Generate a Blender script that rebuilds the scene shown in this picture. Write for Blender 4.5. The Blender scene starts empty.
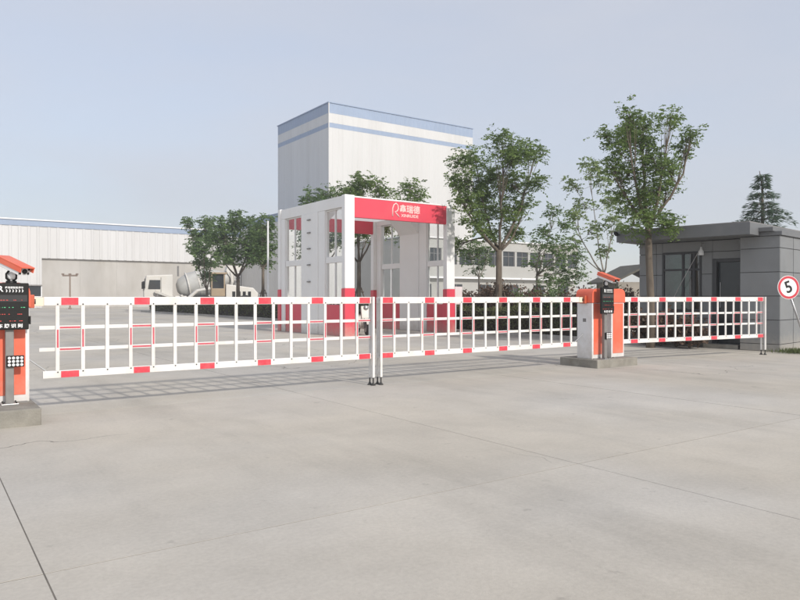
import bpy, bmesh, math, random
import numpy as np
from mathutils import Vector, Matrix, Quaternion

R = math.radians
scene = bpy.context.scene
COL = scene.collection

# ------------------------------------------------------------------ camera
H = 1.2                                   # camera height
F = 690.0                                 # focal length in photo pixels (800 wide)
cam_d = bpy.data.cameras.new('camera')
cam_d.sensor_width = 36.0
cam_d.lens = F / 800 * 36.0
cam_d.clip_start = 0.05
cam_d.clip_end = 3000
cam = bpy.data.objects.new('camera', cam_d)
COL.objects.link(cam)
cam.location = (0, 0, H)
cam.rotation_euler = (R(90) - math.atan(3.0 / F), 0, 0)
scene.camera = cam

# ------------------------------------------------------------------ sky, sun, exposure
SUN_H = Vector((0.64, -0.77, 0)).normalized()     # horizontal direction towards the sun
SUN_EL = R(29)
world = bpy.data.worlds.new('World')
scene.world = world
world.use_nodes = True
wn = world.node_tree
bg = wn.nodes['Background']
sky = wn.nodes.new('ShaderNodeTexSky')
sky.sky_type = 'NISHITA'
sky.sun_disc = False
sky.sun_elevation = SUN_EL
sky.sun_rotation = math.atan2(SUN_H.x, SUN_H.y)
sky.altitude = 100
sky.air_density = 1.0
sky.dust_density = 0.9
sky.ozone_density = 1.2
veil = wn.nodes.new('ShaderNodeMix')          # even smog veil over the whole sky
veil.data_type = 'RGBA'
veil.inputs[0].default_value = 0.74
veil.inputs[7].default_value = (3.55, 3.60, 3.90, 1)
wtc = wn.nodes.new('ShaderNodeTexCoord')
wmp = wn.nodes.new('ShaderNodeMapping')
wmp.inputs['Scale'].default_value = (1.2, 1.2, 4.0)
wnz = wn.nodes.new('ShaderNodeTexNoise')
wnz.inputs['Scale'].default_value = 1.6
wnz.inputs['Detail'].default_value = 5
wmr = wn.nodes.new('ShaderNodeMapRange')       # the veil is a little uneven everywhere
wmr.inputs[1].default_value, wmr.inputs[2].default_value = 0.3, 0.7
wmr.inputs[3].default_value, wmr.inputs[4].default_value = 0.62, 0.84
wn.links.new(wtc.outputs['Generated'], wmp.inputs['Vector'])
wn.links.new(wmp.outputs[0], wnz.inputs['Vector'])
wn.links.new(wnz.outputs['Fac'], wmr.inputs[0])
wn.links.new(wmr.outputs[0], veil.inputs[0])
wn.links.new(sky.outputs[0], veil.inputs[6])
wn.links.new(veil.outputs[2], bg.inputs[0])
bg.inputs[1].default_value = 0.13
sun_d = bpy.data.lights.new('sun', 'SUN')
sun_d.energy = 2.4
sun_d.angle = R(2.6)
sun_d.color = (1.0, 0.95, 0.88)
sun = bpy.data.objects.new('sun', sun_d)
COL.objects.link(sun)
sdir = Vector((SUN_H.x * math.cos(SUN_EL), SUN_H.y * math.cos(SUN_EL), math.sin(SUN_EL)))
sun.rotation_euler = sdir.to_track_quat('Z', 'Y').to_euler()
sun.location = sdir * 60
vs = scene.view_settings
vs.view_transform = 'Standard'
vs.look = 'None'
vs.gamma = 1.0
vs.use_curve_mapping = False
vs.exposure = 0.60

# ------------------------------------------------------------------ site frame: u along the gate line, v inwards
TH = math.atan2(0.574, 0.819)
CU, SU = math.cos(TH), math.sin(TH)
def W(u, v, z=0.0):
    return Vector((CU * u - SU * v, SU * u + CU * v, z))
def ray(px, d, py=None):
    """photo column px at distance d (metres along the view axis); optional row gives a height"""
    x = (px - 400) / F * d
    return (x, d) if py is None else (x, d, H + (297 - py) * d / F)
def on_u(px, u):
    t = (px - 400) / F
    d = u / (SU + CU * t)
    return d
# ------------------------------------------------------------------ materials
MATS = {}
def nd(nt, kind, **kw):
    n = nt.nodes.new(kind)
    for k, v in kw.items():
        setattr(n, k, v)
    return n
def mat(name, col, rough=0.6, metal=0.0, var=0.08, scale=6.0, bump=0.05, bscale=60.0, stain=None, stain_amt=0.0,
        stain_scale=1.2, objrand=0.0, coat=0.0, spec=0.5, stretch=(1, 1, 1), mud=None, mud_h=0.3, mud_amt=0.7):
    if name in MATS:
        return MATS[name]
    m = bpy.data.materials.new(name)
    m.use_nodes = True
    nt = m.node_tree
    bs = nt.nodes['Principled BSDF']
    geo = nd(nt, 'ShaderNodeNewGeometry')
    mp = nd(nt, 'ShaderNodeMapping')
    mp.inputs['Scale'].default_value = stretch
    nt.links.new(geo.outputs['Position'], mp.inputs['Vector'])
    nz = nd(nt, 'ShaderNodeTexNoise')
    nz.inputs['Scale'].default_value = scale
    nz.inputs['Detail'].default_value = 6
    nt.links.new(mp.outputs[0], nz.inputs['Vector'])
    ramp = nd(nt, 'ShaderNodeValToRGB')
    ramp.color_ramp.elements[0].position = 0.3
    ramp.color_ramp.elements[1].position = 0.7
    ramp.color_ramp.elements[0].color = [c * (1 - var) for c in col] + [1]
    ramp.color_ramp.elements[1].color = [min(1, c * (1 + var)) for c in col] + [1]
    nt.links.new(nz.outputs['Fac'], ramp.inputs[0])
    out = ramp.outputs[0]
    if stain is not None:
        n2 = nd(nt, 'ShaderNodeTexNoise')
        n2.inputs['Scale'].default_value = stain_scale
        n2.inputs['Detail'].default_value = 8
        n2.inputs['Roughness'].default_value = 0.65
        nt.links.new(mp.outputs[0], n2.inputs['Vector'])
        r2 = nd(nt, 'ShaderNodeValToRGB')
        r2.color_ramp.elements[0].position = 0.46
        r2.color_ramp.elements[1].position = 0.72
        r2.color_ramp.elements[0].color = (0, 0, 0, 1)
        r2.color_ramp.elements[1].color = (stain_amt,) * 3 + (1,)
        nt.links.new(n2.outputs['Fac'], r2.inputs[0])
        mx = nd(nt, 'ShaderNodeMix', data_type='RGBA')
        nt.links.new(r2.outputs[0], mx.inputs[0])
        nt.links.new(out, mx.inputs[6])
        mx.inputs[7].default_value = (*stain, 1)
        out = mx.outputs[2]
    if objrand:
        oi = nd(nt, 'ShaderNodeObjectInfo')
        mr = nd(nt, 'ShaderNodeMapRange')
        mr.inputs[3].default_value = 1 - objrand
        mr.inputs[4].default_value = 1 + objrand
        nt.links.new(oi.outputs['Random'], mr.inputs[0])
        mul = nd(nt, 'ShaderNodeMix', data_type='RGBA', blend_type='MULTIPLY')
        mul.inputs[0].default_value = 1
        nt.links.new(out, mul.inputs[6])
        nt.links.new(mr.outputs[0], mul.inputs[7])
        out = mul.outputs[2]
    if mud is not None:                       # dried splash of dust on the lowest part, ragged upper edge
        sp = nd(nt, 'ShaderNodeSeparateXYZ')
        nt.links.new(geo.outputs['Position'], sp.inputs[0])
        n3 = nd(nt, 'ShaderNodeTexNoise')
        n3.inputs['Scale'].default_value = 9
        n3.inputs['Detail'].default_value = 8
        n3.inputs['Roughness'].default_value = 0.7
        nt.links.new(geo.outputs['Position'], n3.inputs['Vector'])
        ma = nd(nt, 'ShaderNodeMath', operation='MULTIPLY_ADD')
        ma.inputs[1].default_value = -2.2 * mud_h
        nt.links.new(n3.outputs['Fac'], ma.inputs[0])
        nt.links.new(sp.outputs['Z'], ma.inputs[2])
        m3 = nd(nt, 'ShaderNodeMapRange')
        m3.inputs[1].default_value = -1.1 * mud_h
        m3.inputs[2].default_value = 0.25 * mud_h
        m3.inputs[3].default_value = mud_amt
        m3.inputs[4].default_value = 0.0
        nt.links.new(ma.outputs[0], m3.inputs[0])
        mm = nd(nt, 'ShaderNodeMix', data_type='RGBA')
        nt.links.new(m3.outputs[0], mm.inputs[0])
        nt.links.new(out, mm.inputs[6])
        mm.inputs[7].default_value = (*mud, 1)
        out = mm.outputs[2]
    nt.links.new(out, bs.inputs['Base Color'])
    rr = nd(nt, 'ShaderNodeMapRange')
    rr.inputs[3].default_value = max(0.02, rough - 0.1)
    rr.inputs[4].default_value = min(1, rough + 0.1)
    nt.links.new(nz.outputs['Fac'], rr.inputs[0])
    nt.links.new(rr.outputs[0], bs.inputs['Roughness'])
    bs.inputs['Metallic'].default_value = metal
    bs.inputs['Specular IOR Level'].default_value = spec
    if coat:
        bs.inputs['Coat Weight'].default_value = coat
        bs.inputs['Coat Roughness'].default_value = 0.15
    if bump:
        nb = nd(nt, 'ShaderNodeTexNoise')
        nb.inputs['Scale'].default_value = bscale
        nb.inputs['Detail'].default_value = 4
        nt.links.new(geo.outputs['Position'], nb.inputs['Vector'])
        bp = nd(nt, 'ShaderNodeBump')
        bp.inputs['Strength'].default_value = bump
        bp.inputs['Distance'].default_value = 0.01
        nt.links.new(nb.outputs['Fac'], bp.inputs['Height'])
        nt.links.new(bp.outputs[0], bs.inputs['Normal'])
    MATS[name] = m
    return m

def leaf_mat(name, c1, c2, trans=0.35):
    m = bpy.data.materials.new(name)
    m.use_nodes = True
    nt = m.node_tree
    for n in list(nt.nodes):
        nt.nodes.remove(n)
    out = nd(nt, 'ShaderNodeOutputMaterial')
    geo = nd(nt, 'ShaderNodeNewGeometry')
    ramp = nd(nt, 'ShaderNodeValToRGB')
    ramp.color_ramp.elements[0].color = (*c1, 1)
    ramp.color_ramp.elements[1].color = (*c2, 1)
    nz = nd(nt, 'ShaderNodeTexNoise')
    nz.inputs['Scale'].default_value = 1.4
    nt.links.new(geo.outputs['Position'], nz.inputs['Vector'])
    mth = nd(nt, 'ShaderNodeMath', operation='ADD')
    half = nd(nt, 'ShaderNodeMath', operation='MULTIPLY')
    half.inputs[1].default_value = 0.55
    nt.links.new(geo.outputs['Random Per Island'], half.inputs[0])
    h2 = nd(nt, 'ShaderNodeMath', operation='MULTIPLY_ADD')
    h2.inputs[1].default_value = 1.4
    h2.inputs[2].default_value = -0.45
    nt.links.new(nz.outputs['Fac'], h2.inputs[0])
    nt.links.new(half.outputs[0], mth.inputs[0])
    nt.links.new(h2.outputs[0], mth.inputs[1])
    nt.links.new(mth.outputs[0], ramp.inputs[0])
    pb = nd(nt, 'ShaderNodeBsdfPrincipled')
    pb.inputs['Roughness'].default_value = 0.55
    pb.inputs['Specular IOR Level'].default_value = 0.35
    nt.links.new(ramp.outputs[0], pb.inputs['Base Color'])
    tr = nd(nt, 'ShaderNodeBsdfTranslucent')
    nt.links.new(ramp.outputs[0], tr.inputs['Color'])
    mx = nd(nt, 'ShaderNodeMixShader')
    mx.inputs[0].default_value = trans
    nt.links.new(pb.outputs[0], mx.inputs[1])
    nt.links.new(tr.outputs[0], mx.inputs[2])
    nt.links.new(mx.outputs[0], out.inputs[0])
    return m

def glass_mat(name, tint, refl=0.12):
    m = bpy.data.materials.new(name)
    m.use_nodes = True
    nt = m.node_tree
    for n in list(nt.nodes):
        nt.nodes.remove(n)
    out = nd(nt, 'ShaderNodeOutputMaterial')
    tr = nd(nt, 'ShaderNodeBsdfTransparent')
    geo = nd(nt, 'ShaderNodeNewGeometry')
    nz = nd(nt, 'ShaderNodeTexNoise')
    nz.inputs['Scale'].default_value = 1.5
    nt.links.new(geo.outputs['Position'], nz.inputs['Vector'])
    rp = nd(nt, 'ShaderNodeValToRGB')
    rp.color_ramp.elements[0].color = [c * 0.93 for c in tint] + [1]
    rp.color_ramp.elements[1].color = [min(1, c * 1.05) for c in tint] + [1]
    nt.links.new(nz.outputs['Fac'], rp.inputs[0])
    nt.links.new(rp.outputs[0], tr.inputs['Color'])
    gl = nd(nt, 'ShaderNodeBsdfGlossy')
    gl.inputs['Roughness'].default_value = 0.03
    fr = nd(nt, 'ShaderNodeFresnel')
    fr.inputs[0].default_value = 1.5
    ad = nd(nt, 'ShaderNodeMath', operation='ADD')
    ad.inputs[1].default_value = refl
    nt.links.new(fr.outputs[0], ad.inputs[0])
    inv = nd(nt, 'ShaderNodeMath', operation='SUBTRACT')      # the far face of the sheet does not mirror again
    inv.inputs[0].default_value = 1.0
    nt.links.new(geo.outputs['Backfacing'], inv.inputs[1])
    fm = nd(nt, 'ShaderNodeMath', operation='MULTIPLY')
    nt.links.new(ad.outputs[0], fm.inputs[0])
    nt.links.new(inv.outputs[0], fm.inputs[1])
    mx = nd(nt, 'ShaderNodeMixShader')
    nt.links.new(fm.outputs[0], mx.inputs[0])
    nt.links.new(tr.outputs[0], mx.inputs[1])
    nt.links.new(gl.outputs[0], mx.inputs[2])
    nt.links.new(mx.outputs[0], out.inputs[0])
    return m

def emit_mat(name, col, strength):
    m = bpy.data.materials.new(name)
    m.use_nodes = True
    nt = m.node_tree
    bs = nt.nodes['Principled BSDF']
    bs.inputs['Base Color'].default_value = (*[c * 0.3 for c in col], 1)
    bs.inputs['Emission Color'].default_value = (*col, 1)
    bs.inputs['Emission Strength'].default_value = strength
    return m

def yard_concrete():
    m = bpy.data.materials.new('concrete')
    m.use_nodes = True
    nt = m.node_tree
    bs = nt.nodes['Principled BSDF']
    geo = nd(nt, 'ShaderNodeNewGeometry')
    rot = nd(nt, 'ShaderNodeMapping')
    rot.inputs['Rotation'].default_value = (0, 0, -TH)
    nt.links.new(geo.outputs['Position'], rot.inputs['Vector'])
    def noise(scale, detail, rough, stretch=None):
        n = nd(nt, 'ShaderNodeTexNoise')
        n.inputs['Scale'].default_value = scale
        n.inputs['Detail'].default_value = detail
        n.inputs['Roughness'].default_value = rough
        if stretch:
            mp = nd(nt, 'ShaderNodeMapping')
            mp.inputs['Scale'].default_value = stretch
            nt.links.new(rot.outputs[0], mp.inputs['Vector'])
            nt.links.new(mp.outputs[0], n.inputs['Vector'])
        else:
            nt.links.new(rot.outputs[0], n.inputs['Vector'])
        return n.outputs['Fac']
    def ramp(src, p0, p1, v0, v1):
        r = nd(nt, 'ShaderNodeMapRange')
        r.inputs[1].default_value, r.inputs[2].default_value = p0, p1
        r.inputs[3].default_value, r.inputs[4].default_value = v0, v1
        nt.links.new(src, r.inputs[0])
        return r.outputs[0]
    def mul(a_, b_):
        x = nd(nt, 'ShaderNodeMath', operation='MULTIPLY')
        nt.links.new(a_, x.inputs[0]); nt.links.new(b_, x.inputs[1])
        return x.outputs[0]
    f = ramp(noise(0.16, 5, 0.55), 0.38, 0.62, 0.90, 1.06)                     # broad tone
    f = mul(f, ramp(noise(1.1, 9, 0.68), 0.35, 0.66, 1.05, 0.90))              # cloudy trowel marks
    f = mul(f, ramp(noise(0.55, 7, 0.7, (1.0, 0.16, 1)), 0.50, 0.74, 1.0, 0.76))   # tyre-worn bands along the drive
    f = mul(f, ramp(noise(38, 3, 0.7), 0.35, 0.7, 1.05, 0.93))                 # grain
    f = mul(f, ramp(noise(5.5, 4, 0.6), 0.66, 0.76, 1.0, 0.72))                # small spots
    vor = nd(nt, 'ShaderNodeTexVoronoi', feature='DISTANCE_TO_EDGE')
    vor.inputs['Scale'].default_value = 0.27
    dn = nd(nt, 'ShaderNodeTexNoise')
    dn.inputs['Scale'].default_value = 1.3
    dn.inputs['Detail'].default_value = 6
    nt.links.new(rot.outputs[0], dn.inputs['Vector'])
    dm = nd(nt, 'ShaderNodeMix', data_type='RGBA', blend_type='LINEAR_LIGHT')
    dm.inputs[0].default_value = 0.35
    nt.links.new(rot.outputs[0], dm.inputs[6])
    nt.links.new(dn.outputs['Color'], dm.inputs[7])
    nt.links.new(dm.outputs[2], vor.inputs['Vector'])
    ck = ramp(vor.outputs['Distance'], 0.0008, 0.0022, 0.62, 0.0)             # hairline cracks, only in places
    ck = mul(ck, ramp(noise(0.21, 2, 0.5), 0.54, 0.58, 0.0, 1.0))
    inv_ = nd(nt, 'ShaderNodeMath', operation='SUBTRACT')
    inv_.inputs[0].default_value = 1.0
    nt.links.new(ck, inv_.inputs[1])
    f = mul(f, inv_.outputs[0])
    oi = nd(nt, 'ShaderNodeObjectInfo')
    f = mul(f, ramp(oi.outputs['Random'], 0, 1, 0.965, 1.035))
    hue = nd(nt, 'ShaderNodeMix', data_type='RGBA')
    nt.links.new(ramp(noise(0.3, 3, 0.5), 0.4, 0.62, 0, 1), hue.inputs[0])
    hue.inputs[6].default_value = (0.535, 0.49, 0.418, 1)
    hue.inputs[7].default_value = (0.505, 0.475, 0.427, 1)
    mx = nd(nt, 'ShaderNodeMix', data_type='RGBA', blend_type='MULTIPLY')
    mx.inputs[0].default_value = 1
    nt.links.new(hue.outputs[2], mx.inputs[6])
    nt.links.new(f, mx.inputs[7])
    nt.links.new(mx.outputs[2], bs.inputs['Base Color'])
    bs.inputs['Roughness'].default_value = 0.82
    bs.inputs['Specular IOR Level'].default_value = 0.3
    bp = nd(nt, 'ShaderNodeBump')
    bp.inputs['Strength'].default_value = 0.3
    bp.inputs['Distance'].default_value = 0.006
    nt.links.new(noise(70, 5, 0.7), bp.inputs['Height'])
    nt.links.new(bp.outputs[0], bs.inputs['Normal'])
    return m
M_CONC = yard_concrete()
M_CONC_D = mat('plinth_concrete', (0.27, 0.255, 0.22), 0.9, var=0.22, scale=5, bump=0.5, bscale=70, stain=(0.14, 0.125, 0.1),
               stain_amt=0.6, stain_scale=3)
M_WHITE = mat('white_paint', (0.74, 0.725, 0.70), 0.42, var=0.03, scale=5, bump=0.02, stain=(0.54, 0.49, 0.41), stain_amt=0.5, stain_scale=4.5)
M_SUNLIT_ARM = mat('sunlit_arm_cream', (0.80, 0.73, 0.57), 0.5, var=0.05, scale=9, bump=0.02, stain=(0.55, 0.46, 0.3), stain_amt=0.5, stain_scale=9)  # cream puts the sunlit reflection on the boom arm into its colour
M_CAB = mat('cabinet_white', (0.76, 0.75, 0.75), 0.35, var=0.03, scale=4, bump=0.02, stain=(0.5, 0.46, 0.4), stain_amt=0.4, stain_scale=5, mud=(0.44, 0.39, 0.32), mud_h=0.35, mud_amt=0.5)
M_RED = mat('sticker_red', (0.66, 0.05, 0.075), 0.4, var=0.08, scale=20, bump=0.03, stain=(0.6, 0.24, 0.22), stain_amt=0.35, stain_scale=12)
M_TAPE = mat('tape_red', (0.55, 0.09, 0.12), 0.5, var=0.1, scale=20, bump=0.03)
M_ORANGE = mat('cabinet_orange', (0.76, 0.135, 0.07), 0.42, var=0.06, scale=5, bump=0.03, stain=(0.72, 0.22, 0.13), stain_amt=0.45, stain_scale=4, mud=(0.44, 0.39, 0.32), mud_h=0.35, mud_amt=0.4)
M_ORANGE2 = mat('clamp_orange', (0.50, 0.10, 0.045), 0.5, var=0.1, scale=9, bump=0.03)
M_SRED = mat('station_red', (0.69, 0.06, 0.095), 0.42, var=0.06, scale=1.5, bump=0.03, stain=(0.6, 0.13, 0.13), stain_amt=0.35, stain_scale=1.2, mud=(0.44, 0.39, 0.32), mud_h=0.35, mud_amt=0.55)
M_SWHITE = mat('station_white', (0.84, 0.83, 0.815), 0.45, var=0.03, scale=2, bump=0.02, stain=(0.6, 0.57, 0.52), stain_amt=0.3, stain_scale=1.0, mud=(0.44, 0.39, 0.32), mud_h=0.35, mud_amt=0.55)
M_BLACK = mat('black_plastic', (0.012, 0.0115, 0.011), 0.55, spec=0.25, var=0.2, scale=10, bump=0.04)
M_GREYM = mat('grey_metal', (0.23, 0.22, 0.21), 0.5, metal=0.3, var=0.1, scale=12, bump=0.04)
M_BOLT = mat('bolt_steel', (0.06, 0.058, 0.055), 0.5, metal=0.5, var=0.1)
M_STEEL = mat('bare_steel', (0.42, 0.42, 0.42), 0.4, metal=0.7, var=0.08)
M_PRINT = mat('print_white', (0.78, 0.78, 0.78), 0.6, var=0.03)
M_PINKW = mat('print_pale', (0.85, 0.62, 0.58), 0.6, var=0.03)
M_CLAD = mat('tower_cladding', (0.60, 0.595, 0.58), 0.5, var=0.03, scale=0.35, bump=0.0, stain=(0.5, 0.49, 0.47), stain_amt=0.6, stain_scale=0.5, stretch=(1, 1, 0.06))
M_CLADB = mat('blue_band', (0.27, 0.34, 0.46), 0.5, var=0.05, scale=0.5, bump=0.0)
M_WCLAD = mat('warehouse_cladding', (0.61, 0.605, 0.60), 0.5, var=0.03, scale=0.3, bump=0.0, stain=(0.5, 0.49, 0.47), stain_amt=0.6, stain_scale=0.5, stretch=(1, 1, 0.08))
M_WCONC = mat('warehouse_concrete', (0.48, 0.46, 0.43), 0.85, var=0.14, scale=0.3, bump=0.1, bscale=10, stain=(0.30, 0.275, 0.235), stain_amt=0.8, stain_scale=0.2, stretch=(1, 1, 0.35))
M_OFFICE = mat('office_wall', (0.40, 0.395, 0.37), 0.7, var=0.05, scale=0.6, bump=0.05, stain=(0.38, 0.36, 0.32), stain_amt=0.4, stain_scale=0.5)
M_DARKG = mat('dark_glass', (0.03, 0.036, 0.04), 0.12, var=0.2, scale=1.0, bump=0.0)
M_FRAME = mat('dark_frame', (0.035, 0.036, 0.038), 0.45, var=0.1, bump=0.02)
M_GPAN = mat('grey_cladding', (0.20, 0.206, 0.209), 0.55, var=0.07, scale=2.5, bump=0.06, bscale=120, stain=(0.20, 0.195, 0.185), stain_amt=0.35, stain_scale=1.6, objrand=0.05, mud=(0.44, 0.39, 0.32), mud_h=0.3, mud_amt=0.5)
M_GROOF = mat('grey_fascia', (0.145, 0.149, 0.153), 0.55, var=0.08, scale=2.5, bump=0.06, stain=(0.2, 0.195, 0.185), stain_amt=0.4, stain_scale=1.5)
M_JOINT2 = mat('joint_tar', (0.16, 0.145, 0.125), 0.95, var=0.25, scale=3, bump=0.1)
M_JOINT = mat('joint_dark', (0.045, 0.045, 0.046), 0.8, var=0.1)
M_BARK = mat('bark', (0.13, 0.105, 0.08), 0.9, var=0.3, scale=9, bump=0.6, bscale=40, stretch=(1, 1, 0.3))
M_BARKP = mat('pale_bark', (0.25, 0.225, 0.19), 0.85, var=0.2, scale=9, bump=0.4, bscale=40, stretch=(1, 1, 0.3))
M_WOOD = mat('stake_wood', (0.12, 0.085, 0.06), 0.85, var=0.2, scale=9, bump=0.3)
M_SOIL = mat('soil', (0.10, 0.075, 0.055), 0.95, var=0.3, scale=6, bump=0.8, bscale=25)
M_TWIG = mat('hedge_twig', (0.045, 0.032, 0.024), 0.95, var=0.4, scale=12, bump=0.8, bscale=20)
M_KERB = mat('kerb_stone', (0.36, 0.345, 0.315), 0.85, var=0.12, scale=2, bump=0.3, bscale=60, objrand=0.06)
M_TYRE = mat('tyre', (0.025, 0.024, 0.023), 0.85, var=0.2, scale=12, bump=0.2)
M_TRUCKW = mat('truck_white', (0.62, 0.60, 0.555), 0.45, var=0.06, scale=1.2, bump=0.02, stain=(0.5, 0.44, 0.36), stain_amt=0.6, stain_scale=1.2)
M_DRUM = mat('drum_grey', (0.48, 0.475, 0.45), 0.55, var=0.1, scale=1.5, bump=0.05, stain=(0.38, 0.36, 0.32), stain_amt=0.6, stain_scale=1.2)
M_AMBER = mat('loader_amber', (0.33, 0.25, 0.16), 0.5, var=0.1, scale=2, bump=0.03)
M_SHEDR = mat('shed_roof', (0.10, 0.095, 0.075), 0.8, var=0.2, scale=3, bump=0.1)
M_SHEDW = mat('shed_wall', (0.30, 0.27, 0.23), 0.8, var=0.15, scale=2, bump=0.1)
M_GRASS = leaf_mat('grass_blade', (0.07, 0.10, 0.03), (0.16, 0.18, 0.06), 0.25)
M_LEAF = leaf_mat('leaf_mid', (0.075, 0.125, 0.038), (0.25, 0.345, 0.105), 0.48)
M_LEAFD = leaf_mat('leaf_dark', (0.075, 0.13, 0.05), (0.215, 0.31, 0.115), 0.48)
M_LEAFP = leaf_mat('leaf_pale', (0.15, 0.215, 0.085), (0.33, 0.41, 0.18), 0.48)
M_LEAFR = leaf_mat('leaf_redbrown', (0.075, 0.062, 0.042), (0.19, 0.11, 0.075), 0.3)
M_LEAFH = leaf_mat('leaf_hedge', (0.06, 0.07, 0.034), (0.18, 0.19, 0.08), 0.32)
M_NEEDLE = leaf_mat('cedar_needle', (0.07, 0.115, 0.075), (0.15, 0.22, 0.14), 0.3)
M_GLASS = glass_mat('clear_glass', (0.965, 0.985, 0.98), 0.0)
M_GLASSG = glass_mat('green_glass', (0.62, 0.74, 0.72), 0.10)
M_FROST = leaf_mat('frosted_sheet', (0.86, 0.86, 0.85), (0.92, 0.92, 0.91), 0.75)
M_LEDR = emit_mat('led_red', (1.0, 0.10, 0.08), 0.35)
M_LEDG = emit_mat('led_green', (0.15, 0.9, 0.4), 0.35)

# ------------------------------------------------------------------ mesh helpers
class MB:
    def __init__(self):
        self.v, self.f = [], []
    def add(self, vs, fs):
        o = len(self.v)
        self.v += [tuple(p) for p in vs]
        self.f += [tuple(i + o for i in f) for f in fs]
        return self
    def box(self, x0, x1, y0, y1, z0, z1):
        return self.add([(x0, y0, z0), (x1, y0, z0), (x1, y1, z0), (x0, y1, z0), (x0, y0, z1), (x1, y0, z1), (x1, y1, z1), (x0, y1, z1)],
                        [(0, 3, 2, 1), (4, 5, 6, 7), (0, 1, 5, 4), (1, 2, 6, 5), (2, 3, 7, 6), (3, 0, 4, 7)])
    def obox(self, c, ax, ay, az, hx, hy, hz):
        c, ax, ay, az = Vector(c), Vector(ax).normalized(), Vector(ay).normalized(), Vector(az).normalized()
        vs = [c + ax * (hx * i) + ay * (hy * j) + az * (hz * k) for k in (-1, 1) for i, j in ((-1, -1), (1, -1), (1, 1), (-1, 1))]
        return self.add(vs, [(0, 3, 2, 1), (4, 5, 6, 7), (0, 1, 5, 4), (1, 2, 6, 5), (2, 3, 7, 6), (3, 0, 4, 7)])
    def cyl(self, p0, p1, r0, r1=None, n=10, caps=True):
        r1 = r0 if r1 is None else r1
        p0, p1 = Vector(p0), Vector(p1)
        d = (p1 - p0).normalized()
        a = d.orthogonal().normalized()
        b = d.cross(a)
        vs = []
        for p, r in ((p0, r0), (p1, r1)):
            for i in range(n):
                t = 2 * math.pi * i / n
                vs.append(p + a * (r * math.cos(t)) + b * (r * math.sin(t)))
        fs = [(i, (i + 1) % n, n + (i + 1) % n, n + i) for i in range(n)]
        if caps:
            fs += [tuple(range(n - 1, -1, -1)), tuple(range(n, 2 * n))]
        return self.add(vs, fs)
    def tube(self, pts, rad, n=6):
        pts = [Vector(p) for p in pts]
        vs, fs = [], []
        prev = None
        for k, p in enumerate(pts):
            d = (pts[min(k + 1, len(pts) - 1)] - pts[max(k - 1, 0)]).normalized()
            a = d.orthogonal().normalized() if prev is None else (prev - d * prev.dot(d)).normalized()
            prev = a
            b = d.cross(a)
            r = rad[k] if hasattr(rad, '__len__') else rad
            for i in range(n):
                t = 2 * math.pi * i / n
                vs.append(p + a * (r * math.cos(t)) + b * (r * math.sin(t)))
        for k in range(len(pts) - 1):
            for i in range(n):
                fs.append((k * n + i, k * n + (i + 1) % n, (k + 1) * n + (i + 1) % n, (k + 1) * n + i))
        fs.append(tuple(range(n - 1, -1, -1)))
        fs.append(tuple(range((len(pts) - 1) * n, len(pts) * n)))
        return self.add(vs, fs)
    def extrude(self, prof, axis, a0, a1):
        """closed 2-D profile extruded along axis: 'x' profile (y,z); 'y' profile (x,z); 'z' profile (x,y)"""
        n = len(prof)
        def pt(p, a):
            return {'x': (a, p[0], p[1]), 'y': (p[0], a, p[1]), 'z': (p[0], p[1], a)}[axis]
        vs = [pt(p, a0) for p in prof] + [pt(p, a1) for p in prof]
        fs = [(i, (i + 1) % n, n + (i + 1) % n, n + i) for i in range(n)] + [tuple(range(n - 1, -1, -1)), tuple(range(n, 2 * n))]
        return self.add(vs, fs)
    def lathe(self, c, axis, prof, n=20):
        """prof: list of (distance along axis, radius)"""
        c, d = Vector(c), Vector(axis).normalized()
        a = d.orthogonal().normalized()
        b = d.cross(a)
        vs, fs = [], []
        for s, r in prof:
            for i in range(n):
                t = 2 * math.pi * i / n
                vs.append(c + d * s + a * (r * math.cos(t)) + b * (r * math.sin(t)))
        for k in range(len(prof) - 1):
            for i in range(n):
                fs.append((k * n + i, k * n + (i + 1) % n, (k + 1) * n + (i + 1) % n, (k + 1) * n + i))
        fs.append(tuple(range(n - 1, -1, -1)))
        fs.append(tuple(range((len(prof) - 1) * n, len(prof) * n)))
        return self.add(vs, fs)
    def mesh(self, name, m, bevel=0.0, seg=2, smooth=False):
        me = bpy.data.meshes.new(name)
        me.from_pydata(self.v, [], self.f)
        bm = bmesh.new()
        bm.from_mesh(me)
        bmesh.ops.recalc_face_normals(bm, faces=bm.faces)
        if bevel:
            es = [e for e in bm.edges if len(e.link_faces) == 2 and e.calc_face_angle(0) > 0.6]
            bmesh.ops.bevel(bm, geom=es, offset=bevel, segments=seg, affect='EDGES', profile=0.6, clamp_overlap=True)
        bm.to_mesh(me)
        bm.free()
        if smooth:
            me.polygons.foreach_set('use_smooth', [True] * len(me.polygons))
        me.materials.append(m)
        return me
    def build(self, name, m, parent=None, bevel=0.0, smooth=False, seg=2):
        return link(name, self.mesh(name, m, bevel, seg, smooth), parent)
def link(name, me, parent=None, loc=None, rot=None):
    o = bpy.data.objects.new(name, me)
    COL.objects.link(o)
    if parent is not None:
        o.parent = parent
    if loc is not None:
        o.location = loc
    if rot is not None:
        o.rotation_euler = rot
    return o
def thing(name, label, cat, loc=(0, 0, 0), rz=0.0, group=None):
    o = bpy.data.objects.new(name, None)
    o.empty_display_size = 0.3
    COL.objects.link(o)
    o.location = loc
    o.rotation_euler = (0, 0, rz)
    return tag(o, label, cat, group)
def tag(o, label, cat, group=None, kind=None):
    o['label'] = label
    o['category'] = cat
    if group:
        o['group'] = group
    if kind:
        o['kind'] = kind
    return o
def struct(o, kind='structure'):
    o['kind'] = kind
    return o
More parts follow.
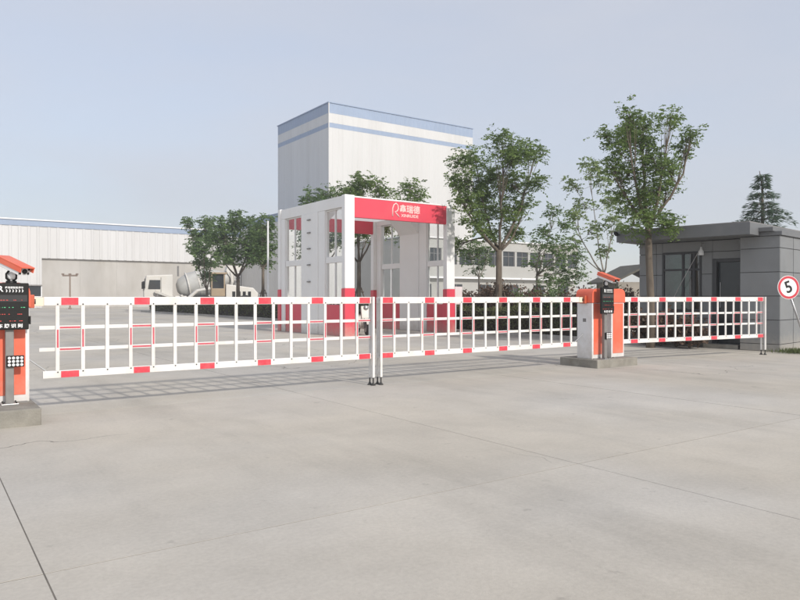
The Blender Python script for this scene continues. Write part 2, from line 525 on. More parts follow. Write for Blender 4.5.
def text_mesh(name, body, size, m, parent, mtx, depth=0.002, sx=1.0, offset=0.0):
    """flat lettering as a thin mesh; mtx places it (x right, y up, z out of the surface)"""
    cu = bpy.data.curves.new(name, 'FONT')
    cu.body = body
    cu.size = size
    cu.extrude = depth
    cu.align_x = 'CENTER'
    cu.align_y = 'CENTER'
    cu.offset = offset
    cu.resolution_u = 3
    tmp = bpy.data.objects.new(name + '_tmp', cu)
    COL.objects.link(tmp)
    dg = bpy.context.evaluated_depsgraph_get()
    me = bpy.data.meshes.new_from_object(tmp.evaluated_get(dg))
    bpy.data.objects.remove(tmp)
    me.transform(Matrix.Diagonal((sx, 1, 1, 1)))
    me.transform(mtx)
    me.materials.clear()
    me.materials.append(m)
    me.name = name
    return link(name, me, parent)
def face_mtx(origin, right, up):
    r, u = Vector(right).normalized(), Vector(up).normalized()
    n = r.cross(u)
    return Matrix(((r.x, u.x, n.x, origin[0]), (r.y, u.y, n.y, origin[1]), (r.z, u.z, n.z, origin[2]), (0, 0, 0, 1)))
FRONT = lambda o: face_mtx(o, (1, 0, 0), (0, 0, 1))          # lettering on a surface that faces local -y

# ------------------------------------------------------------------ ground
g = MB().add([(-900, -600, 0), (900, -600, 0), (900, 1500, 0), (-900, 1500, 0)], [(0, 1, 2, 3)]).build('ground', M_CONC)
g.location.z = -0.035
struct(g)
jf = MB().add([(-14, -11, 0), (27.5, -11, 0), (27.5, 71, 0), (-14, 71, 0)], [(0, 1, 2, 3)]).build('joint_filler', M_JOINT2, g)
jf.location.z = 0.0325
jf.rotation_euler.z = TH
SLU, SLV = 3.45, 4.5
slab = MB().box(0.0035, SLU - 0.0035, 0.005, SLV - 0.005, -0.03, 0.0).mesh('concrete_slab', M_CONC)
rs = random.Random(4)
for i in range(-5, 7):
    for j in range(-3, 15):
        u0, v0 = 3.9 + i * SLU, 3.33 + j * SLV
        s = link('concrete_slab', slab, g, loc=(*W(u0, v0).xy, 0.035 - rs.random() * 0.0015), rot=(0, 0, TH))
        c = W(u0 + SLU / 2, v0 + SLV / 2)

# planting bed along the right of the drive
bed = MB().extrude([(15.02, 11.9), (19.0, 11.9), (19.0, 58), (15.02, 58)], 'z', -0.035, 0.05).build('planting_bed', M_SOIL)
bed.rotation_euler.z = TH
struct(bed)
kerb = thing('kerb', 'x', 'kerb', (0, 0, 0), TH)
del kerb['label'], kerb['category']
struct(kerb)
ks = MB().box(0, 0.12, 0.004, 0.996, -0.035, 0.11).mesh('kerb_stone', M_KERB, bevel=0.012, seg=2)
for k in range(46):
    link('kerb_stone', ks, kerb, loc=(14.9, 11.9 + k, 0))

# ------------------------------------------------------------------ barrier fences
SP = 0.2425
def barrier_fence(name, label, u0, n, arm_end, loc, rz, post_at, free_end_sign, first_sticker=0):
    """bars at local x = 0, SP ... n*SP; post_at = local x of the leg post; arm_end = local x of the end at the cabinet"""
    t = thing(name, label, 'barrier', loc, rz, 'red and white fence booms across the entrance')
    L = n * SP
    xa, xb = (arm_end, L + 0.02) if arm_end < 0 else (-0.02, arm_end)
    s = -1 if arm_end < 0 else 1
    xi = xa + 0.14 if s < 0 else xb - 0.14
    tb0, tb1 = (xi, L + 0.02) if s < 0 else (-0.02, xi)
    MB().box(tb0, tb1, -0.024, 0.022, 1.11, 1.2).build('top_beam', M_WHITE, t, bevel=0.006)
    a0, a1 = (xa, xi - 0.001) if s < 0 else (xi + 0.001, xb)
    MB().box(a0, a1, -0.028, 0.026, 1.106, 1.196).build('boom_arm', M_SUNLIT_ARM, t, bevel=0.006)
    bx0, bx1 = (-0.14, L + 0.02) if s < 0 else (-0.02, L + 0.14)
    MB().box(bx0, bx1, -0.024, 0.022, 0.36, 0.435).build('bottom_beam', M_WHITE, t, bevel=0.005)
    rx0, rx1 = (-0.17, L + 0.02) if s < 0 else (-0.02, L + 0.15)
    for z in (0.655, 0.882):
        MB().box(rx0, rx1, 0.0005, 0.022, z - 0.019, z + 0.019).build('rail', M_WHITE, t, bevel=0.003)
    bar = MB().box(-0.0185, 0.0185, -0.022, -0.0015, 0.436, 1.109).mesh('bar', M_WHITE, bevel=0.003)
    stk = MB().box(-0.082, 0.082, -0.0275, -0.0242, 1.1165, 1.1935).mesh('reflective_sticker', M_RED)
    stb = MB().box(-0.086, 0.086, -0.0275, -0.0242, 0.364, 0.431).mesh('reflective_sticker_low', M_RED)
    hw = SP / 2
    tp = MB()
    for sx in (-1, 1):
        tp.box(sx * hw - 0.0085, sx * hw + 0.0085, -0.0255, -0.0222, 0.675, 0.862)
        zz = 0.7685 + sx * 0.1135
        tp.box(-0.098, 0.098, -0.0035, 0.0002, zz - 0.009, zz + 0.009)
    tp = tp.mesh('reflective_tape', M_TAPE)
    bolts = MB()
    jr = random.Random(n + int(u0 * 10))
    jit = lambda a_: jr.uniform(-a_, a_)
    for i in range(n + 1):
        link('bar', bar, t, loc=(i * SP + jit(0.002), 0, 0))
        for z in (1.085, 0.46):
            bolts.cyl((i * SP, -0.0225, z + (0.04 if z > 1 else -0.04)), (i * SP, -0.0285, z + (0.04 if z > 1 else -0.04)), 0.008, n=6)
        if (i - first_sticker) % 3 == 0 and i < n:
            link('reflective_sticker', stk, t, loc=((i + 0.5) * SP + jit(0.008), 0, jit(0.002)))
            link('reflective_sticker', stb, t, loc=((i + 0.5) * SP + jit(0.008), 0, jit(0.0015)))
            link('reflective_tape', tp, t, loc=((i + 0.5) * SP, 0, 0))
    bolts.build('bolt_row', M_BOLT, t)['kind'] = 'stuff'
    # end post with foot
    px = post_at
    MB().box(px - 0.017, px + 0.017, -0.062, -0.029, 0.105, 1.203).build('end_post', M_WHITE, t, bevel=0.005)
    MB().box(px - 0.013, px + 0.013, 0.0265, 0.052, 0.10, 1.195).build('back_post', M_WHITE, t, bevel=0.004)
    for z in (1.155, 0.40):
        MB().box(px - 0.016, px + 0.016, -0.0285, 0.026, z - 0.014, z + 0.014).build('post_bracket', M_BOLT, t)
    for yy in (-0.046, 0.040):
        ft = MB().cyl((px, yy, 0.03), (px, yy, 0.115), 0.010, n=8)
        ft.lathe((px, yy, 0.0), (0, 0, 1), [(0, 0.034), (0.010, 0.034), (0.018, 0.022), (0.040, 0.012)], 12)
        ft.build('foot', M_BOLT, t)
    # stay rod at the cabinet end
    if s < 0:
        MB().cyl((-0.10, 0, 0.43), (arm_end + 0.005, 0, 0.565), 0.007, n=8).build('stay_rod', M_STEEL, t)
    else:
        MB().cyl((L + 0.10, 0, 0.43), (arm_end - 0.005, 0, 0.575), 0.007, n=8).build('stay_rod', M_STEEL, t)
    return t
VF = 7.92
barrier_fence('barrier_fence', 'red and white fence boom between the lone barrier cabinet and the double post',
              1.2, 16, -0.27, W(1.2, VF), TH, 16 * SP - 0.005, 1)
barrier_fence('barrier_fence', 'red and white fence boom between the double post and the twin cabinets', 5.2, 16, 16 * SP + 0.335, W(5.2, VF), TH, 0.0, -1)
# third boom, behind the twin cabinets and ending in front of the guard house
pA, pB = W(9.86, 7.955), W(14.47, 7.42)
angB = math.atan2(pB.y - pA.y, pB.x - pA.x)
barrier_fence('barrier_fence', 'red and white fence boom ending in front of the grey guard house', 0, 19, -0.01 - 0.17, pA, angB, 19 * SP - 0.005, 1)

# ------------------------------------------------------------------ plinths and cabinets
def plinth(label, u0, u1, v0, v1, h):
    t = W(u0, v0)
    o = MB()
    o.box(0, u1 - u0, 0, v1 - v0, -0.02, h)
    o = o.build('concrete_plinth', M_CONC_D, None, bevel=0.02, seg=3)
    o.location = t
    o.rotation_euler.z = TH
    tag(o, label, 'plinth', 'concrete plinths under the barrier cabinets')
plinth('wide low concrete plinth carrying two barrier cabinets', 9.34, 10.42, 7.56, 8.39, 0.14)
plinth('stained concrete plinth under a single barrier cabinet', 0.0, 0.96, 7.23, 8.40, 0.16)

def cabinet(label, u0, v0, z0, mirror=False, arm=True):
    t = thing('barrier_cabinet', label, 'barrier cabinet', W(u0, v0, z0), TH, 'orange and white boom barrier cabinets')
    w, d, hb = 0.35, 0.33, 1.10 - z0
    MB().box(0, w, 0, d, 0.0, hb).build('body', M_CAB, t, bevel=0.012, seg=3)
    MB().box(0.035, w - 0.035, -0.006, -0.0005, 0.075, hb - 0.012).build('front_panel', M_ORANGE, t, bevel=0.003)
    MB().box(0.05, w - 0.05, d + 0.0005, d + 0.006, 0.06, hb - 0.03).build('door', M_ORANGE, t, bevel=0.003)
    # domed lid: arched profile
    prof = [(-0.012, hb + 0.001)]
    for k in range(0, 13):
        a = math.pi * (1 - k / 12)
        x = w / 2 + (w / 2 + 0.012) * math.copysign(abs(math.cos(a)) ** 0.55, math.cos(a))
        z = hb + 0.10 + 0.145 * abs(math.sin(a)) ** 0.75
        prof.append((x, z))
    prof.append((w + 0.012, hb + 0.001))
    MB().extrude(prof, 'y', -0.014, d + 0.014).build('lid', M_ORANGE, t, bevel=0.006)
    MB().box(-0.004, 0.0005, d * 0.4, d * 0.6, hb * 0.66, hb * 0.72).build('lock', M_GREYM, t)
    if arm:
        zc = 1.153 - z0
        sx = 1 if mirror else -1
        xf = w if mirror else 0.0
        c = MB().box(min(xf + sx * 0.013, xf + sx * 0.06), max(xf + sx * 0.013, xf + sx * 0.06), d / 2 - 0.06, d / 2 + 0.06, zc - 0.065, zc + 0.07)
        c.build('boom_clamp', M_ORANGE2, t, bevel=0.008)
        MB().cyl((xf - sx * 0.02, d / 2, zc), (xf + sx * 0.075, d / 2, zc), 0.03, n=14).build('shaft', M_BOLT, t)
    MB().box(0.02, w - 0.02, -0.03, 0.0, 0.0, 0.012).build('base_flange', M_GREYM, t)
    return t
cabinet('orange and white barrier cabinet standing alone on its plinth', 0.57, 7.74, 0.16, mirror=True)
cabinet('orange and white barrier cabinet holding the boom on the double-post side of the twin plinth', 9.42, 7.74, 0.14)
cabinet('orange and white barrier cabinet on the guard house side of the twin plinth', 9.93, 7.74, 0.14, arm=False)

def plate_reader(label, clabel, u, v, z0, zb, zt, seed, yaw=0.0):
    """post with display board and keypad; the camera above it is a thing of its own"""
    t = thing('display_post', label, 'display post', W(u, v, z0), TH, 'black display boards on grey posts')
    MB().box(-0.036, 0.036, -0.03, 0.03, 0.012, zb + 0.05 - z0).build('post', M_GREYM, t, bevel=0.006)
    MB().box(-0.075, 0.075, -0.065, 0.065, 0.0, 0.013).build('base_plate', M_STEEL, t, bevel=0.003)
    for a in (-0.055, 0.055):
        for b in (-0.048, 0.048):
            MB().cyl((a, b, 0.013), (a, b, 0.03), 0.008, n=6).build('bolt', M_BOLT, t)
    b0, b1 = zb - z0, zt - z0
    hb = b1 - b0
    bd = MB().box(-0.16, 0.16, -0.075, -0.032, b0, b1).build('display_board', M_BLACK, t, bevel=0.012, seg=3)
    MB().box(0.161, 0.178, -0.065, -0.04, b0 + 0.05, b0 + 0.13).build('side_latch', M_BLACK, bd, bevel=0.004)
    MB().box(-0.145, 0.145, -0.0765, -0.0755, b1 - 0.40 * 0.45, b1 - 0.335 * 0.45 + 0.035).build('screen_line', M_JOINT, bd)
    yf = -0.0775
    text_mesh('logo', 'R', 0.075, M_PRINT, bd, FRONT((-0.082, yf, b1 - 0.060)), offset=0.002)
    text_mesh('name_line', '鑫瑞德智能停车', 0.0225, M_PRINT, bd, FRONT((0.035, yf, b1 - 0.046)), offset=0.0004)
    text_mesh('arrow_line', '》》》》》》', 0.027, M_PRINT, bd, FRONT((0.045, yf, b1 - 0.078)), offset=0.001)
    rn = random.Random(seed)
    led = {'r': MB(), 'g': MB()}
    for row, key in ((0.165, 'r'), (0.235, 'g'), (0.30, 'r'), (0.365, 'r')):
        x = -0.14
        while x < 0.13:
            wd = rn.uniform(0.004, 0.018)
            if rn.random() < (0.6 if key == 'g' else 0.42):
                led[key].box(x, x + wd, yf, yf + 0.001, b1 - row - 0.003, b1 - row + 0.003)
            x += wd + rn.uniform(0.003, 0.012)
    led['r'].build('red_text_row', M_LEDR, bd)
    led['g'].build('green_text_row', M_LEDG, bd)
    text_mesh('caption', '车 牌 识 别', 0.040, M_PRINT, bd, FRONT((0.0, yf, b0 + 0.036)), sx=1.1, offset=0.0012)
    # keypad
    kz = 0.42 if seed == 1 else 0.40
    kx = 0.045
    kp = MB().box(kx - 0.075, kx + 0.075, -0.062, -0.031, kz - 0.055, kz + 0.055).build('keypad', M_BLACK, t, bevel=0.006)
    btn = MB().cyl((0, 0, 0), (0, -0.006, 0), 0.0135, n=10).mesh('button', M_PRINT)
    for r_ in range(3):
        for c_ in range(4):
            link('button', btn, kp, loc=(kx - 0.052 + c_ * 0.035, -0.062, kz + 0.033 - r_ * 0.033))
    # camera
    cz = zt + 0.0
    ct = thing('plate_camera', clabel, 'camera', W(u, v, cz), TH + yaw, 'tilted orange number plate cameras')
    MB().cyl((0, -0.03, 0.0), (0, -0.03, 0.022), 0.05, 0.045, n=16).build('mount', M_BLACK, ct)
    br = MB()
    for sx in (-1, 1):
        br.tube([(sx * 0.018, -0.03, 0.02), (sx * 0.05, -0.03, 0.045), (sx * 0.052, -0.03, 0.085), (sx * 0.02, -0.03, 0.12)], 0.011, 6)
    br.build('bracket', M_BLACK, ct)
    MB().lathe((0, -0.03, 0.03), (0, 0, 1), [(0, 0.012), (0.01, 0.03), (0.035, 0.036), (0.06, 0.03), (0.075, 0.012)], 12).build('swivel', M_PRINT, ct, smooth=True)
    tilt = R(19)
    ax = Vector((0, -math.cos(tilt), -math.sin(tilt)))       # pointing out and down
    up = Vector((0, -math.sin(tilt), math.cos(tilt)))
    c = Vector((0, -0.06, 0.163))
    MB().obox(c, (1, 0, 0), ax, up, 0.062, 0.165, 0.040).build('housing', M_PRINT, ct, bevel=0.008)
    MB().obox(c + up * 0.047 + ax * 0.015, (1, 0, 0), ax, up, 0.070, 0.195, 0.006).build('sun_hood', M_ORANGE, ct, bevel=0.004)
    for sx in (-1, 1):
        MB().obox(c + Vector((sx * 0.0665, 0, 0)) + up * 0.018 + ax * 0.015, (1, 0, 0), ax, up, 0.0035, 0.19, 0.022).build('hood_side', M_ORANGE, ct, bevel=0.002)
    fc = c + ax * 0.1655
    MB().cyl(fc, fc + ax * 0.012, 0.024, n=16).build('lens', M_BLACK, ct)
    for sx in (-1, 1):
        for su in (-1, 1):
            p = fc + Vector((sx * 0.042, 0, 0)) + up * (su * 0.02)
            MB().cyl(p, p + ax * 0.006, 0.011, n=10).build('led', M_BLACK, ct)
    return t
plate_reader('black display board with keypad on a grey post before the lone barrier cabinet',
             'orange hooded camera above the display beside the lone barrier cabinet', 0.735, 7.63, 0.16, 0.885, 1.335, 1, R(30))
plate_reader('black display board with keypad on a grey post before the twin barrier cabinets',
             'orange hooded camera above the display beside the twin barrier cabinets', 9.615, 7.64, 0.14, 0.915, 1.362, 2)

# ------------------------------------------------------------------ vehicle wash station
US0, US1, VS0, VS1, ZS = 10.53, 14.79, 17.9, 22.6, 4.29
st = thing('wash_station', 'white drive-through gantry with red sign beam and red column bases', 'gantry', W(US0, VS0), TH)
SW, SD = US1 - US0, VS1 - VS0
cw, cd = 0.34, 0.20
def st_box(name, m, x0, x1, y0, y1, z0, z1, bevel=0.01, parent=None):
    return MB().box(x0, x1, y0, y1, z0, z1).build(name, m, parent or st, bevel=bevel)
for xx in (0, SW - cw):
    for yy in (0, SD - cd):
        c = st_box('column', M_SWHITE, xx, xx + cw, yy, yy + cd, 1.462, ZS, 0.02)
        st_box('column_base', M_SRED, xx - 0.008, xx + cw + 0.008, yy - 0.008, yy + cd + 0.008, 0.0, 1.46, 0.012)
for yy, nm in ((0.03, 'sign_beam'), (SD - 0.17, 'rear_beam')):
    b = st_box(nm, M_SRED, cw + 0.002, SW - cw - 0.002, yy, yy + 0.14, 3.62, 4.22, 0.006)
    if nm == 'sign_beam':
        st_box('beam_trim', M_SWHITE, cw + 0.002, SW - cw - 0.002, yy - 0.01, yy + 0.15, 4.222, 4.265, 0.004)
        zc = 3.94
        lx = 1.88
        # emblem: arched stroke over a leg, letter-like
        em = MB()
        em.tube([(lx - 0.13, yy - 0.006, zc - 0.20), (lx - 0.13, yy - 0.006, zc + 0.05), (lx - 0.08, yy - 0.006, zc + 0.17), (lx + 0.0, yy - 0.006, zc + 0.22),
                 (lx + 0.07, yy - 0.006, zc + 0.16), (lx + 0.09, yy - 0.006, zc + 0.06), (lx + 0.05, yy - 0.006, zc - 0.02), (lx - 0.04, yy - 0.006, zc - 0.05),
                 (lx + 0.03, yy - 0.006, zc - 0.12), (lx + 0.12, yy - 0.006, zc - 0.20)], 0.020, 6)
        em.build('emblem', M_PINKW, b, smooth=True)
        text_mesh('sign_lettering', '鑫瑞德', 0.27, M_PINKW, b, FRONT((lx + 0.54, yy - 0.004, zc + 0.045)), offset=0.004, sx=1.0)
        text_mesh('sign_subtitle', 'XINRUIDE', 0.13, M_PINKW, b, FRONT((lx + 0.54, yy - 0.004, zc - 0.155)), offset=0.002, sx=1.15)
st_box('ceiling', M_FROST, 0.21, SW - 0.21, 0.172, SD - 0.172, 4.10, 4.16, 0.0)
def window_unit(x0, x1, y0, y1, side):
    """glazed bay in the side wall that lies between x0 and x1, from y0 to y1"""
    xm = (x0 + x1) / 2
    w = st_box('window', M_SWHITE, xm - 0.035, xm + 0.035, y0, y0 + 0.03, 0.96, 3.92, 0.004)
    st_box('window_frame', M_SWHITE, xm - 0.035, xm + 0.035, y1 - 0.03, y1, 0.96, 3.92, 0.004, w)
    st_box('window_frame', M_SWHITE, xm - 0.034, xm + 0.034, y0 + 0.031, y1 - 0.031, 3.89, 3.92, 0.004, w)
    st_box('window_frame', M_SWHITE, xm - 0.06, xm + 0.06, y0 + 0.031, y1 - 0.031, 2.26, 2.45, 0.006, w)
    ym = (y0 + y1) / 2
    st_box('mullion', M_SWHITE, xm - 0.03, xm + 0.03, ym - 0.018, ym + 0.018, 2.452, 3.888, 0.004, w)
    st_box('mullion', M_SWHITE, xm - 0.03, xm + 0.03, ym - 0.018, ym + 0.018, 0.961, 2.258, 0.004, w)
    for (a, b) in ((y0 + 0.032, ym - 0.019), (ym + 0.019, y1 - 0.032)):
        for (c, d) in ((2.454, 3.886), (0.963, 2.256)):
            st_box('pane', M_GLASS, xm - 0.005, xm + 0.005, a, b, c, d, 0.0, w)
    st_box('lower_panel', M_SRED, xm - 0.05, xm + 0.05, y0, y1, 0.0, 0.958, 0.004)
for side, (x0, x1) in (('left', (0.03, 0.21)), ('right', (SW - 0.21, SW - 0.03))):
    xm = (x0 + x1) / 2
    st_box('side_beam', M_SWHITE, x0, x1, cd + 0.002, SD - cd - 0.002, 3.93, 4.27, 0.012)
    window_unit(x0, x1, cd + 0.004, 1.32, side)
    st_box('side_post', M_SWHITE, x0 + 0.005, x1 - 0.005, 1.322, 1.75, 0.0, 3.928, 0.01)
    st_box('side_pier', M_SWHITE, x0 - 0.02, x1 + 0.02, 1.752, 2.90, 0.0, 3.928, 0.01)
    window_unit(x0, x1, 2.902, SD - cd - 0.30, side)
    st_box('side_post', M_SWHITE, x0 + 0.005, x1 - 0.005, SD - cd - 0.298, SD - cd - 0.003, 0.0, 3.928, 0.01)
    # corner gusset under the ceiling
    s = 1 if side == 'left' else -1
    xg = x1 + 0.021 if side == 'left' else x0 - 0.021
    MB().extrude([(xg, 3.45), (xg + s * 0.6, 4.098), (xg, 4.098)], 'y', 1.752, 2.90).build('gusset', M_SWHITE, st)
    if side == 'left':
        for z in (3.72, 3.30, 2.78, 2.25, 1.70):
            f = st_box('spray_nozzle', M_GREYM, x0 - 0.065, x0 - 0.021, 2.22, 2.42, z - 0.02, z + 0.02, 0.006)

# ------------------------------------------------------------------ guard house
gh_rot = math.atan2(0.685, 0.729)
gh = thing('guard_house', 'small dark grey panelled guard house with flat overhanging roof', 'building', (8.29, 15.05, 0), gh_rot)
RX, BY, LY, DX = 0.35, 0.84, 3.46, 3.4     # recess, block length, total length, depth
ZT = 2.55
core = MB()
core.box(0.022, DX, 0.022, BY - 0.022, 0, ZT)
core.build('wall', M_JOINT, gh)
# recessed front wall with openings, inner room
def wall_with_openings(y0, y1, z0, z1, x0, x1, opens, name, m):
    ys = sorted({y0, y1, *[o[0] for o in opens], *[o[1] for o in opens]})
    zs = sorted({z0, z1, *[o[2] for o in opens], *[o[3] for o in opens]})
    mb = MB()
    for a, b in zip(ys, ys[1:]):
        for c, d in zip(zs, zs[1:]):
            if any(o[0] <= (a + b) / 2 <= o[1] and o[2] <= (c + d) / 2 <= o[3] for o in opens):
                continue
            mb.box(x0, x1, a, b, c, d)
    return mb.build(name, m, gh)
DOOR = (0.95, 1.60, 0.0, 2.10)
WIN = (1.86, 2.84, 0.85, 2.30)
wall_with_openings(BY - 0.02, LY - 0.022, 0, ZT, RX + 0.022, RX + 0.18, [DOOR, WIN], 'wall', M_JOINT)
bk = MB().box(DX - 0.2, DX - 0.001, BY, LY, 0, ZT)
bk.box(RX + 0.2, DX - 0.21, LY - 0.2, LY - 0.022, 0, ZT)
bk.build('wall', M_JOINT, gh)
MB().box(RX + 0.2, DX - 0.22, BY + 0.02, LY - 0.22, 0.0, 0.02).build('inner_floor', M_CONC_D, gh)
MB().box(RX + 0.30, RX + 0.33, 2.30, LY - 0.24, 0.03, 2.4).build('inner_curtain', mat('curtain_green', (0.26, 0.36, 0.32), 0.9, var=0.25, scale=3), gh)
rows = [0.0, 0.16, 0.69, 1.22, 1.75, 2.28, ZT]
def panels_yz(xf, ycuts, rows, opens=(), inward=1):
    zs = sorted({*rows, *[o[2] for o in opens], *[o[3] for o in opens]})
    ys = sorted({*ycuts, *[o[0] for o in opens], *[o[1] for o in opens]})
    for c, d in zip(rows, rows[1:]):
        for a, b in zip(ys, ys[1:]):
            segs = [(c, d)]
            for o in opens:
                if o[0] <= (a + b) / 2 <= o[1]:
                    new = []
                    for (p, q) in segs:
                        if q <= o[2] or p >= o[3]:
                            new.append((p, q))
                        else:
                            if p < o[2]:
                                new.append((p, o[2]))
                            if q > o[3]:
                                new.append((o[3], q))
                    segs = new
            for (p, q) in segs:
                if q - p > 0.03:
                    MB().box(xf, xf + 0.021, a + 0.004, b - 0.004, p + 0.006, q - 0.006).build('cladding_panel', M_GPAN, gh, bevel=0.004, seg=1)
panels_yz(0.0, [0.0, BY], rows)
panels_yz(RX, [BY, 3.0, LY], rows, [DOOR, WIN])
for k in range(4):                                    # end wall towards the road
    x0, x1 = k * 0.85 + 0.022, (k + 1) * 0.85 + 0.0
    for c, d in zip(rows, rows[1:]):
        MB().box(x0 + 0.004, x1 - 0.004, 0.0, 0.021, c + 0.006, d - 0.006).build('cladding_panel', M_GPAN, gh, bevel=0.004, seg=1)
for k in range(4):
    x0, x1 = RX + 0.022 + k * 0.755, RX + 0.022 + (k + 1) * 0.755
    for c, d in zip(rows, rows[1:]):
        MB().box(x0 + 0.004, x1 - 0.004, LY - 0.021, LY, c + 0.006, d - 0.006).build('cladding_panel', M_GPAN, gh, bevel=0.004, seg=1)
rf = MB().box(-0.62, DX + 0.3, 0.40, LY + 0.10, 2.56, 2.82).build('roof', M_GROOF, gh, bevel=0.006)
MB().box(-0.60, DX + 0.28, 0.42, LY + 0.08, 2.822, 2.85).build('roof_coping', M_GREYM, rf, bevel=0.004)
MB().box(-0.05, DX + 0.02, -0.05, 0.398, 2.551, 2.64).build('parapet', M_GROOF, gh, bevel=0.006)
MB().box(-0.14, DX + 0.02, 0.10, 0.398, 2.642, 2.73).build('parapet', M_GROOF, gh, bevel=0.006)
# window
wn_ = MB().box(RX - 0.012, RX + 0.06, WIN[0], WIN[0] + 0.045, WIN[2], WIN[3]).build('window', M_FRAME, gh)
for (a, b, c, d) in ((WIN[1] - 0.045, WIN[1], WIN[2], WIN[3]), (2.02, 2.08, WIN[2] + 0.05, WIN[3] - 0.05), (2.29, 2.34, WIN[2] + 0.05, WIN[3] - 0.05),
                     (WIN[0] + 0.046, WIN[1] - 0.046, WIN[3] - 0.048, WIN[3]), (WIN[0] + 0.046, WIN[1] - 0.046, WIN[2], WIN[2] + 0.048)):
    MB().box(RX - 0.011, RX + 0.058, a, b, c, d).build('window_frame', M_FRAME, wn_)
for (a, b) in ((WIN[0] + 0.047, 2.018), (2.082, 2.288), (2.342, WIN[1] - 0.047)):
    MB().box(RX - 0.010, RX + 0.056, a, b, 1.845, 1.895).build('window_frame', M_FRAME, wn_)
    MB().box(RX + 0.02, RX + 0.028, a, b, 1.897, WIN[3] - 0.05).build('pane', M_GLASSG, wn_)
    MB().box(RX + 0.02, RX + 0.028, a, b, WIN[2] + 0.05, 1.843).build('pane', M_GLASSG, wn_)
# door
dr = MB().box(RX - 0.014, RX + 0.09, DOOR[1] - 0.10, DOOR[1], 0.0, DOOR[3]).build('door', M_FRAME, gh)
MB().box(RX - 0.012, RX + 0.09, DOOR[0] + 0.002, DOOR[1] - 0.102, DOOR[3] - 0.07, DOOR[3]).build('door_frame', M_FRAME, dr)
MB().box(RX + 0.10, RX + 0.14, DOOR[0] + 0.002, DOOR[1] - 0.102, 0.02, DOOR[3] - 0.072).build('door_leaf', M_DARKG, dr)
MB().cyl((RX + 0.085, DOOR[1] - 0.15, 0.95), (RX + 0.085, DOOR[1] - 0.15, 1.55), 0.012, n=8).build('door_handle', M_STEEL, dr)
MB().box(RX - 0.30, RX - 0.002, DOOR[0] - 0.05, DOOR[1] + 0.1, -0.02, 0.10).build('door_step', M_CONC_D, gh, bevel=0.01)
# lamp with its cable
lp = thing('wall_lamp', 'small white bell-shaped lamp hung under the guard house roof', 'lamp',
           Matrix.Translation((8.29, 15.05, 0)) @ Matrix.Rotation(gh_rot, 4, 'Z') @ Vector((RX - 0.16, 1.80, 2.20)), gh_rot)
MB().lathe((0, 0, 0), (0, 0, 1), [(0, 0.062), (0.02, 0.066), (0.09, 0.058), (0.13, 0.03), (0.20, 0.022)], 14).build('lamp_shade', M_PRINT, lp, smooth=True)
MB().tube([(0, 0, 0.20), (0.0, 0, 0.27), (0.06, 0, 0.29), (0.158, 0, 0.29)], 0.009, 6).build('lamp_arm', M_GREYM, lp)
MB().tube([(0, 0.0, 0.21), (0.0, 0.10, 0.02), (0.0, 0.3, -0.33), (0.0, 0.55, -0.78), (0.02, 0.72, -1.10)], 0.008, 6).build('cable', M_STEEL, lp)
# security camera on the roof corner
sc_loc = Matrix.Translation((8.29, 15.05, 0)) @ Matrix.Rotation(gh_rot, 4, 'Z') @ Vector((-0.64, LY + 0.02, 2.74))
sc = thing('security_camera', 'tiny black security camera on the guard house roof corner', 'camera', sc_loc, gh_rot)
MB().cyl((0.02, 0, 0), (-0.10, 0, 0.02), 0.012, n=8).build('bracket', M_BLACK, sc)
MB().obox((-0.14, 0.0, 0.02), (1, 0.2, -0.2), (0, 1, 0), (0.2, 0, 1), 0.09, 0.035, 0.035).build('housing', M_BLACK, sc, bevel=0.008)

# ------------------------------------------------------------------ speed sign
sg = thing('speed_sign', 'round white speed sign reading 5 with red ring on a leaning pole', 'sign', (8.53, 14.33, 0), 0)
top = Vector((-0.56, -0.02, 1.56))
MB().tube([(0, 0, -0.03), top * 0.5, top], 0.021, 10).build('pole', M_STEEL, sg, smooth=True)
upv = top.normalized()
nrm = Vector((0.14, -0.99, 0.0))
nrm = (nrm - upv * nrm.dot(upv)).normalized()
rgt = upv.cross(nrm).normalized()
sc_ = top * 0.895 + nrm * 0.045
disc = MB().cyl(sc_ - nrm * 0.012, sc_, 0.245, n=40).build('sign_face', mat('sign_white', (0.8, 0.8, 0.79), 0.4, var=0.03), sg)
ring = MB()
N = 40
ov = []
for r_, dz in ((0.235, 0.001), (0.235, 0.004), (0.187, 0.004), (0.187, 0.001)):
    ov.append([sc_ + nrm * dz + rgt * (r_ * math.cos(2 * math.pi * i / N)) + upv * (r_ * math.sin(2 * math.pi * i / N)) for i in range(N)])
ring.add(sum(ov, []), [(k * N + i, k * N + (i + 1) % N, ((k + 1) % 4) * N + (i + 1) % N, ((k + 1) % 4) * N + i) for k in range(4) for i in range(N)])
ring.build('red_ring', mat('sign_red', (0.55, 0.03, 0.05), 0.4, var=0.05), sg)
text_mesh('number', '5', 0.34, M_BLACK, sg, face_mtx(sc_ + nrm * 0.003, rgt, upv), offset=0.006, sx=0.95)
MB().obox(sc_ - nrm * 0.03, rgt, upv, nrm, 0.03, 0.08, 0.018).build('clamp', M_STEEL, sg)

# ------------------------------------------------------------------ far buildings
def ribbed(u0, u1, v, z0, z1, pitch, depth, facing):
    """trapezoid-ribbed sheet facing -v ('v') or -u ('u'); u0..u1 is the run, v the plane"""
    prof = []
    x = u0
    while x < u1 - 1e-6:
        for fx, dp in ((0, 0), (0.62, 0), (0.72, depth), (0.9, depth)):
            xx = x + fx * pitch
            if xx < u1:
                prof.append((xx, dp))
        x += pitch
    prof.append((u1, 0))
    vs, fs = [], []
    for (a, dp) in prof:
        for z in (z0, z1):
            vs.append((a, v - dp, z) if facing == 'v' else (v - dp, a, z))
    for i in range(len(prof) - 1):
        fs.append((2 * i, 2 * i + 2, 2 * i + 3, 2 * i + 1))
    return MB().add(vs, fs)
